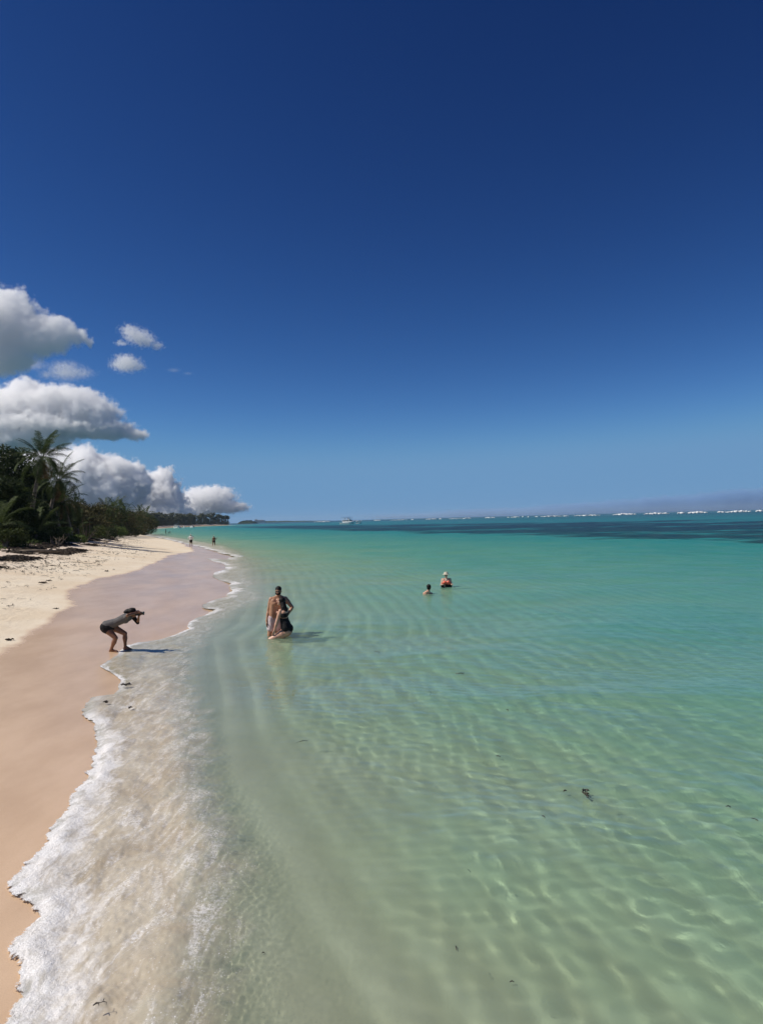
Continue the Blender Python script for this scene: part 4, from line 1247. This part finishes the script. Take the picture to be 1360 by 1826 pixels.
# ------------------------------------------------------------------ boats
M['boat_white'] = simple('boat_white', (.78, .79, .78), .3, .5, .04)
M['boat_dark'] = simple('boat_dark', (.02, .03, .05), .25, .6)
M['boat_blue'] = simple('boat_blue', (.06, .12, .25), .5, .4)
M['steel'] = simple('steel', (.35, .36, .38), .3, .5)
def hull(L, Bm, H, name, parent):
    V, Fc = [], []; N = 14
    for i in range(N + 1):
        t_ = i / N; x = L * (t_ - .5)
        w = Bm / 2 * (1 - max(0, (t_ - .45) / .55) ** 2.4) * (.9 + .1 * min(1, t_ * 4)); w = max(w, .02)
        sheer = H * (1 + .45 * t_ ** 2.2); fl = .72
        xb = x - (.12 * L * max(0, (t_ - .6) / .4) ** 1.5)
        V += [(x, -w, sheer), (xb, -w * fl, 0), (xb, -w * .35, -.35), (xb, w * .35, -.35), (xb, w * fl, 0), (x, w, sheer), (x, 0, sheer - .08)]
    for i in range(N):
        a, b = i * 7, i * 7 + 7
        for k in range(6): Fc.append((a + k, b + k, b + k + 1, a + k + 1))
        Fc.append((a + 6, b + 6, b, a))
    Fc.append((0, 1, 2, 3, 4, 5, 6)); Fc.append(tuple(N * 7 + k for k in (6, 5, 4, 3, 2, 1, 0)))
    me = bpy.data.meshes.new(name); me.from_pydata(V, [], Fc)
    bm = bmesh.new(); bm.from_mesh(me); bmesh.ops.recalc_face_normals(bm, faces=bm.faces); bm.to_mesh(me); bm.free()
    me.materials.append(M['boat_white']); return link_mesh(name, me, parent)
def person_block(parent_name, loc, label, col, seated=False):
    t_ = thing('person', label, 'person', loc); body = MB()
    R_, P_ = headpart(body, (0, 0, 1.55), (0, -1, 0), (0, 0, 1)); body.capsule((0, 0, 1.38), .05, (0, 0, 1.52), .05)
    body.capsule((-.17, 0, 1.36), .06, (.17, 0, 1.36), .06)
    for x_ in (-.08, .08): body.capsule((x_, 0, 1.3), .11, (x_, 0, .9), .11); body.capsule((x_ * 1.1, 0, .88), .09, (x_ * 1.2, 0, .47), .06); body.capsule((x_ * 1.2, 0, .47), .055, (x_ * 1.2, .02, .06), .035); body.capsule((x_ * 1.2, .02, .05), .035, (x_ * 1.2, -.14, .03), .028)
    for sg in (-1, 1): body.capsule((sg * .18, 0, 1.36), .045, (sg * .26, -.05, 1.1), .036); body.capsule((sg * .26, -.05, 1.1), .036, (sg * .2, -.22, .98), .028)
    body.remesh('body', M['skin_brown'], t_, .02, 1)
    cl = MB()
    for x_ in (-.08, .08): cl.capsule((x_, 0, 1.3), .125, (x_, 0, .85), .12)
    cl.remesh('shirt', M[col], t_, .02, 1); return t_
def flybridge(loc, L, label, rz=0.0, people=True):
    t_ = thing('motor_boat', label, 'boat', loc, rz); s = L / 12.0; Bm = 3.8 * s
    hull(L, Bm, 1.15 * s, 'hull', t_)
    mb = MB(); mb.box((-.6 * s, 0, 1.95 * s), (3.1 * s, 1.45 * s, .85 * s)); mb.box((2.9 * s, 0, 1.55 * s), (.9 * s, 1.2 * s, .4 * s))
    o = mb.build('cabin', M['boat_white'], t_); b_ = o.modifiers.new('b', 'BEVEL'); b_.width = .18 * s; b_.segments = 3
    for i, x_ in enumerate((-2.6, -1.2, .2, 1.5)):
        for sd in (-1, 1):
            mb = MB(); mb.box((x_ * s, sd * 1.46 * s, 2.15 * s), (.52 * s, .02, .32 * s)); mb.build('window', M['boat_dark'], t_)
    mb = MB(); mb.box((2.52 * s, 0, 2.2 * s), (.03, 1.2 * s, .35 * s)); mb.build('windscreen', M['boat_dark'], t_)
    mb = MB(); mb.box((-.8 * s, 0, 2.88 * s), (3.6 * s, 1.65 * s, .09 * s)); mb.build('upper_deck', M['boat_white'], t_)
    mb = MB()
    for x_ in (-4.2, -2.6, -1, .6, 2.2):
        for sd in (-1, 1): mb.tube([(x_ * s, sd * 1.55 * s, 2.9 * s), (x_ * s, sd * 1.55 * s, 4.7 * s)], [.045, .045], 6)
    for sd in (-1, 1): mb.tube([(-4.2 * s, sd * 1.55 * s, 3.7 * s), (2.4 * s, sd * 1.55 * s, 3.7 * s)], [.04, .04], 6)
    mb.build('railing', M['steel'], t_)
    mb = MB(); mb.box((-1.0 * s, 0, 4.75 * s), (3.4 * s, 1.7 * s, .07 * s)); mb.build('sun_roof', M['boat_blue'], t_)
    mb = MB(); mb.box((1.4 * s, 0, 3.35 * s), (.4 * s, .8 * s, .42 * s)); mb.build('helm_console', M['boat_white'], t_)
    mb = MB(); mb.tube([(-1 * s, 0, 4.8 * s), (-1 * s, 0, 5.9 * s)], [.04, .02], 5); mb.tube([(-3.2 * s, .6, 4.8 * s), (-3.4 * s, .6, 6.1 * s)], [.03, .015], 5); mb.build('antenna', M['steel'], t_)
    if people:
        for i, (x_, lb, c_) in enumerate(((-2.2, 'left figure in dark clothes on the upper deck of the white motor boat', 'black_cloth'), (.2, 'right figure in dark clothes on the upper deck of the white motor boat', 'black_cloth'))):
            q = Vector((x_ * s, 0, 2.97 * s)); q.rotate(Euler((0, 0, rz))); person_block('', Vector(loc) + q, lb, c_)
    return t_
pbt = at(620, hy(620), 520); flybridge((pbt.x, 520, 0), 13.0, 'white motor boat with a flybridge deck and dark canopy, alone on the open water', -.6)
pbt = at(640, hy(640), 545)
t_ = thing('small_boat', 'small open boat with dark figures aboard, just behind the white motor boat', 'boat', (pbt.x, 545, 0), -.5); hull(5.0, 1.9, .7, 'hull', t_)
mb = MB(); mb.box((-2.4, 0, .9), (.2, .25, .45)); mb.build('outboard_motor', M['boat_dark'], t_)
mb = MB(); mb.box((0, 0, .5), (.2, .8, .05)); mb.box((-1.2, 0, .5), (.2, .8, .05)); mb.build('bench', M['boat_white'], t_)
for x_, lb in ((-1.0, 'left figure standing in the small open boat'), (.9, 'right figure standing in the small open boat')): person_block('', (pbt.x + x_, 545 + .2 * x_, .35), lb, 'black_cloth')
q = at(315, hy(315), 560); flybridge((q.x, 560, 0), 8.6, 'white cabin boat moored close to the palms of the bay', 2.5, False)
for i, (px, Y, L, lb) in enumerate(((329, 575, 3.0, 'tiny white dinghy right of the moored cabin boat'), (342, 600, 5.0, 'low white open boat rightmost of those moored by the palms'))):
    q = at(px, hy(px), Y); t_ = thing('small_boat', lb, 'boat', (q.x, Y, 0), -.5 + i * 3.0); hull(L, L * .34, .6 + .15 * i, 'hull', t_)
    mb = MB(); mb.box((-L * .1, 0, 1.0), (L * .12, .35, .45)); mb.build('console', M['boat_white'], t_)
    mb = MB(); mb.box((-L * .52, 0, .7), (.18, .22, .4)); mb.build('outboard_motor', M['boat_dark'], t_)

# ------------------------------------------------------------------ far headland with buildings, reef surf
M['far_green'] = simple('far_green', (.05, .07, .035), .9, .1, .3, .02)
M['pale_wall'] = simple('pale_wall', (.62, .62, .60), .8, .2, .1, .1)
M['window_dark'] = simple('window_dark', (.06, .08, .10), .3, .5)
def ridge(name, x0, x1, Y, hfun, depth, mat, seed):
    n = 60; V, Fc = [], []
    for i in range(n + 1):
        x = x0 + (x1 - x0) * i / n
        h = hfun(i / n) * (1 + .35 * float(fbm(np.array([i * .45]), np.array([seed * 1.7]), 3, seed)[0]))
        V += [(x, Y, -1), (x, Y + 4, h * .75), (x, Y + depth * .5, h), (x, Y + depth, -1)]
    for i in range(n):
        a, b = i * 4, i * 4 + 4
        for k in range(3): Fc.append((a + k, b + k, b + k + 1, a + k + 1))
    o = link_mesh(name, mesh_np(name, V, Fc, mat, False)); return tag(o, kind='structure')
a_, b_ = at(424, 931, 1900), at(450, 931, 1900)
ridge('headland', a_.x, b_.x, 1900, lambda t_: 9 * math.sin(math.pi * min(1, t_ * .9 + .08)) ** .5, 120, M['far_green'], 2)
a_, b_ = at(440, 931, 3600), at(585, 931, 3600)
ridge('far_shore', a_.x, b_.x, 3600, lambda t_: 10 * (1 - t_ * .8), 300, M['far_green'], 5)
for i, (px, w_, h_, lb) in enumerate(((457, 6, 17, 'pale slim hotel tower on the far shore, left of the longer one'), (465, 20, 13, 'long pale hotel block on the far shore at the horizon'))):
    q = at(px, 930, 3550); t_ = thing('hotel', lb, 'building', (q.x, 3550, 0))
    mb = MB(); mb.box((0, 0, h_ / 2), (w_, 12, h_ / 2)); mb.build('wall', M['pale_wall'], t_)
    mb = MB(); mb.box((0, 0, h_ + 1), (w_ * .6, 6, 1)); mb.build('roof', M['pale_wall'], t_)
    mb = MB()
    for f_ in range(5):
        mb.box((0, -12.05, 2.4 + f_ * h_ / 5.6), (w_ * .93, .1, .6))
    mb.build('window_band', M['window_dark'], t_)

t = NT('surf_foam'); co = t.pos()
d_ = t.n('ShaderNodeBsdfPrincipled', {'Base Color': t.mix(t.noise(co, .6, 4, .6), rgba((.66, .68, .68)), rgba((.88, .88, .87))), 'Roughness': .6, 'Normal': t.bump(t.noise(co, .8, 4, .6), .4)})
M['surf_foam'] = t.surf(d_)
r = random.Random(4); mb = MB()
px = 560.0
while px < 1372:
    Lp = (r.uniform(2, 10) if r.random() < .45 else r.uniform(14, 46)) * (.7 if px < 960 else 1.5)
    Y = float(np.interp(px, [560, 800, 1000, 1360], [1500, 1150, 1000, 850])) * r.uniform(.96, 1.05)
    if px > 1100 and r.random() < .2: Lp *= 1.7
    hk = r.uniform(.6, 1.9) if px > 850 else r.uniform(.4, 1.1); n = max(4, int(Lp / 1.6)); pts = []; rad = []
    for i in range(n + 1):
        q = at(px + Lp * i / n, hy(px), Y)
        pts.append((q.x, Y + r.uniform(-2, 2), .5 + r.uniform(-.3, .4))); rad.append((.12 + hk * math.sin(math.pi * (i + .3) / (n + .6)) ** .7 * r.uniform(.65, 1.1)))
    mb.tube(pts, rad, 7)
    px += Lp + (r.uniform(0, 4) if r.random() < .6 else r.uniform(6, 26))
o = mb.build('reef_surf', M['surf_foam'], None, True); tag(o, kind='stuff')

# small whitecaps in the cove by the walkers
# ------------------------------------------------------------------ floating weed
def floating(px, py, pieces, label, seed, name='floating_seaweed', z=.012):
    r = random.Random(seed); p = ground(px, py, z); mb = MB()
    for (a, b, w) in pieces:
        a = ground(px + a[0], py + a[1], z) - p; b = ground(px + b[0], py + b[1], z) - p
        m_ = a.lerp(b, .5) + Vector((r.uniform(-.1, .1), r.uniform(-.1, .1), 0)) * (b - a).length + Vector((0, 0, .006))
        mb.tube([a, m_, b], [w * .6, w, w * .35], 6)
    o = mb.build(name, M['weed_wet'], None, True); o.location = p; return tag(o, label, 'seaweed')
floating(1043, 1413, [((-6, -5), (-1, -5), .006), ((-1, -5), (7, -3), .010), ((-5, 0), (0, 4), .011), ((-2, -4), (-6, 0), .010), ((0, 1), (7, 3), .012), ((0, 4), (5, 9), .012), ((1, 5), (7, 7), .008), ((-1, -4), (2, 2), .009), ((3, -2), (6, -4), .008)],
         'dark branching seaweed clump floating in clear green water, right half of the view', 1)
floating(1007, 1410, [((-3, 1), (1, -1), .008), ((0, 0), (3, 0), .007)], 'small dark weed scrap left of the branching clump', 2)
floating(179, 1789, [((-13, 4), (0, -1), .0055), ((0, -1), (12, -2), .0025), ((-3, 0), (-2, 5), .003), ((8, -8), (5, -2), .0028), ((12, -2), (11, 3), .002)], 'thin dark twig of weed lying in the brown foam near the bottom left', 3, 'weed_twig', .09)
for i, (px, py, a, b, w, lb) in enumerate(((765, 1237, (-1, -5), (1, 5), .006, 'thin upright looking weed strand in mid water below the two bathers'), (888, 1348, (-4, 0), (4, 1), .006, 'thin dark strand floating in the centre right of the sea'),
        (904, 1266, (-2, 0), (2, 0), .008, 'tiny weed speck right of centre'), (968, 1456, (-3, -1), (3, 1), .005, 'pair of weed specks below and left of the branching clump'), (1298, 1438, (-5, 0), (4, 0), .005, 'short strand near the right edge, level with the branching clump'),
        (540, 1322, (-13, 3), (12, -2), .005, 'long thin blade of weed near the swash in mid view'), (820, 1201, (-8, 0), (8, -1), .008, 'long dark strand floating between the couple and the right edge'),
        (1345, 1461, (-6, -2), (6, 2), .004, 'curved strand at the right edge of the view'), (672, 1162, (-5, 0), (6, 1), .006, 'dark weed strand right of the couple'), (812, 1690, (0, -4), (1, 3), .004, 'short dark blade in the lower middle of the sea'),
        (912, 1750, (-4, 1), (4, 0), .004, 'thin scrap of weed at the bottom right of the middle'), (836, 1556, (-2, -2), (3, 2), .006, 'weed speck in the lower middle among the light ripples'), (470, 1700, (-3, 0), (2, -2), .0035, 'tiny scrap just outside the brown swash at lower left'))):
    floating(px, py, [(a, b, w), ((b[0] * .3, b[1] * .3), (b[0] * .7 + 1, b[1] + 2), w * .6)], lb, 20 + i)
for i, (px, py, s_, lb) in enumerate(((225, 1222, .09, 'brown seaweed clump caught in the swash, farthest of three'), (190, 1253, .07, 'brown seaweed clump in the white foam edge'), (231, 1263, .05, 'small seaweed bits right of the clump in the foam'))):
    lump(px, py, s_, lb, 8, 50 + i, .06, 'weed_wet')

# ------------------------------------------------------------------ clouds: real volumes far behind the coast
def cloud_mat(name, dens, col=(1, 1, 1), aniso=.05):
    t = NT(name)
    v = t.n('ShaderNodeVolumePrincipled', {'Color': rgba(col), 'Density': 1.0, 'Anisotropy': aniso})
    a = t.attr('density')
    t.set(v.inputs['Density'], t.math('MULTIPLY', a, dens))
    t.set(t.out.inputs['Volume'], v.outputs[0]); return t.m

def cloud(name, label, blobs_px, Y, mat, res=110, nscale=None, depth=.8, base=None, amp=.55, wisp=0.0, kind=None):
    """blobs_px: (x, y, rx, ry) of the billows as they stand in the sky at distance Y"""
    bl = []
    for (bx, by, rx, ry) in blobs_px:
        c_ = at(bx, by, Y); k = Y / F
        bl.append((c_, rx * k, ry * k))
    cx = sum((b[0] for b in bl), Vector()) / len(bl)
    lo = Vector((min(b[0].x - b[1] * 1.35 for b in bl), Y - max(b[1] for b in bl) * depth * 1.3, min(b[0].z - b[2] * 1.35 for b in bl)))
    hi = Vector((max(b[0].x + b[1] * 1.35 for b in bl), Y + max(b[1] for b in bl) * depth * 1.3, max(b[0].z + b[2] * 1.35 for b in bl)))
    size = hi - lo; vox = max(size.x, size.z) / res
    ng = bpy.data.node_groups.new(name, 'GeometryNodeTree')
    ng.interface.new_socket('Geometry', in_out='OUTPUT', socket_type='NodeSocketGeometry')
    N = ng.nodes; Lk = ng.links
    pos = N.new('GeometryNodeInputPosition').outputs[0]
    def mth(op, a, b=0.0, c_=0.0, clamp=False):
        x = N.new('ShaderNodeMath'); x.operation = op; x.use_clamp = clamp
        for i, v in enumerate((a, b, c_)):
            if isinstance(v, bpy.types.NodeSocket): Lk.new(v, x.inputs[i])
            else: x.inputs[i].default_value = v
        return x.outputs[0]
    def vm(op, a, b, c_=None):
        x = N.new('ShaderNodeVectorMath'); x.operation = op
        for i, v in enumerate((a, b) + ((c_,) if c_ is not None else ())):
            if isinstance(v, bpy.types.NodeSocket): Lk.new(v, x.inputs[i])
            else: x.inputs[i].default_value = v
        return x
    mr_ = sum(b[2] for b in bl) / len(bl)
    ns = nscale or ((2.2 + 2.4 * wisp) / mr_)
    def noise(sc, det, rough, off=(0, 0, 0)):
        x = N.new('ShaderNodeTexNoise'); Lk.new(vm('ADD', pos, off).outputs[0], x.inputs['Vector'])
        x.inputs['Scale'].default_value = sc; x.inputs['Detail'].default_value = det; x.inputs['Roughness'].default_value = rough; return x
    nz = noise(ns, 6, .62).outputs[0]
    # billows: inverted cell pattern
    wp = noise(ns * 1.2, 2, .5, (500, 0, 0)).outputs[1]
    wpos = vm('MULTIPLY_ADD', wp, (.7 / ns,) * 3, pos).outputs[0]
    vo = N.new('ShaderNodeTexVoronoi'); vo.feature = 'F1'; vo.inputs['Scale'].default_value = ns * 1.9
    vo.inputs['Detail'].default_value = 1.0; vo.inputs['Roughness'].default_value = .5
    Lk.new(wpos, vo.inputs['Vector'])
    w2 = noise(ns * .55, 3, .6, (900, 300, 0)).outputs[1]
    wpb = vm('MULTIPLY_ADD', vm('SUBTRACT', w2, (.5, .5, .5)).outputs[0], (mr_ * 1.9, mr_ * 1.0, mr_ * 1.1), pos).outputs[0] if nscale is None else pos
    best = None
    for (c_, rx, rz_) in bl:
        dd = vm('SUBTRACT', wpb, tuple(c_)).outputs[0]
        dd = vm('DIVIDE', dd, (rx, max(rx * depth, rz_ * .8), rz_)).outputs[0]
        ln = N.new('ShaderNodeVectorMath'); ln.operation = 'LENGTH'; Lk.new(dd, ln.inputs[0])
        v = mth('SUBTRACT', 1.0, ln.outputs[1])
        best = v if best is None else mth('SMOOTH_MAX', best, v, .25)
    f_ = mth('ADD', best, mth('MULTIPLY', mth('SUBTRACT', nz, .5), amp * 2.2))
    f_ = mth('ADD', f_, mth('MULTIPLY', mth('SUBTRACT', .46, vo.outputs['Distance']), amp * (.55 - wisp)))
    dens = mth('MULTIPLY', mth('ADD', f_, .06 - .55 * wisp), 3.4 - 3.2 * wisp, clamp=True)
    vc = N.new('GeometryNodeVolumeCube'); Lk.new(dens, vc.inputs['Density'])
    vc.inputs['Min'].default_value = lo; vc.inputs['Max'].default_value = hi
    vc.inputs['Resolution X'].default_value = max(8, int(size.x / vox)); vc.inputs['Resolution Y'].default_value = max(8, int(size.y / vox)); vc.inputs['Resolution Z'].default_value = max(8, int(size.z / vox))
    sm = N.new('GeometryNodeSetMaterial'); Lk.new(vc.outputs[0], sm.inputs['Geometry']); sm.inputs['Material'].default_value = mat
    go = N.new('NodeGroupOutput'); Lk.new(sm.outputs[0], go.inputs[0])
    vd = bpy.data.volumes.new(name); o = bpy.data.objects.new(name, vd); C.objects.link(o)
    md = o.modifiers.new('g', 'NODES'); md.node_group = ng
    vd.materials.append(mat)
    return tag(o, label, 'cloud' if kind is None else None, None, kind)

mA = cloud_mat('cloud_a', .028)
mB = cloud_mat('cloud_b', .020)
mW = cloud_mat('cloud_w', .010)
mF = cloud_mat('cloud_f', .0040, (.42, .62, .84))  # blue-grey albedo paints distance haze and dimness into the low bank
cloud('cloud', 'largest billowing white cloud with a grey base, at the left edge', [(-30, 590, 95, 85), (30, 575, 55, 55), (70, 600, 60, 40), (105, 605, 38, 26), (10, 640, 60, 30), (150, 608, 18, 13), (20, 545, 40, 34), (90, 585, 46, 26), (125, 598, 34, 20)], 4200, mA, 190)
cloud('cloud', 'small puffy cloud standing alone, highest and rightmost of the small ones', [(232, 590, 26, 17), (258, 607, 30, 18), (280, 617, 18, 10), (245, 600, 34, 20), (215, 612, 14, 8)], 4600, mB, 100, wisp=.35, amp=.95)
cloud('cloud', 'small round cloud just below the highest small puff', [(228, 645, 30, 17), (210, 652, 20, 10), (250, 655, 18, 9), (226, 650, 38, 20), (222, 642, 26, 16)], 4600, mB, 100, wisp=.35, amp=.95)
cloud('cloud', 'thin translucent cloud patch between the largest cloud and the wide bank', [(115, 655, 50, 20), (150, 665, 36, 14), (85, 668, 30, 14), (120, 665, 66, 24), (60, 650, 40, 16)], 4800, mW, 120, wisp=.6, amp=.85)
cloud('cloud', 'faint wisp of cloud right of the small puffs', [(310, 660, 22, 6), (335, 666, 16, 5)], 4800, mW, 70, wisp=.7, amp=1.1)
cloud('cloud', 'wide grey bottomed cloud bank in the middle of the stack', [(-20, 725, 70, 42), (45, 700, 40, 30), (60, 730, 80, 38), (130, 715, 60, 28), (170, 735, 50, 24), (20, 765, 90, 20), (30, 785, 110, 20), (120, 765, 90, 16), (190, 772, 55, 13), (236, 774, 34, 11), (-80, 740, 70, 50), (0, 740, 100, 50), (100, 720, 76, 36), (150, 735, 70, 34), (60, 760, 120, 26), (180, 765, 70, 18)], 6500, mA, 210)
cloud('cloud', 'broad white and grey cloud behind the palm crowns', [(20, 830, 90, 40), (140, 825, 60, 32), (90, 860, 110, 45), (200, 838, 50, 26), (235, 842, 30, 18), (160, 885, 80, 38), (-30, 860, 70, 60), (150, 850, 90, 46), (60, 825, 80, 36), (190, 880, 80, 40), (240, 865, 40, 30)], 9800, mA, 190)
cloud('cloud', 'towering white cloud directly above the distant wood', [(260, 872, 45, 34), (292, 850, 26, 22), (225, 890, 50, 32), (300, 895, 40, 28), (270, 915, 80, 18), (250, 885, 70, 38), (285, 880, 46, 40), (230, 905, 80, 24)], 11000, mA, 160, amp=.7)
cloud('cloud', 'last white cloud low over the end of the point', [(372, 885, 34, 16), (350, 900, 36, 16), (395, 893, 26, 12), (340, 912, 60, 10), (370, 890, 56, 26), (330, 900, 56, 22), (385, 880, 34, 16), (300, 908, 70, 16), (410, 905, 40, 12)], 14000, mB, 140, amp=.8)
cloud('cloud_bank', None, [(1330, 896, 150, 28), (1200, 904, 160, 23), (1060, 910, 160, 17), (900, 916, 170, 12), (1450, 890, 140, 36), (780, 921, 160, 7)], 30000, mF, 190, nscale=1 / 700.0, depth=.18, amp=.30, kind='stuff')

# ------------------------------------------------------------------ sea air
t = NT('haze')
v = t.n('ShaderNodeVolumePrincipled', {'Color': rgba((.62, .78, .98)), 'Density': .00006, 'Anisotropy': .0})
t.set(t.out.inputs['Volume'], v.outputs[0])
mb = MB(); mb.box((0, 0, 22), (9450, 9450, 38))
o = mb.build('haze', t.m); tag(o, kind='stuff')
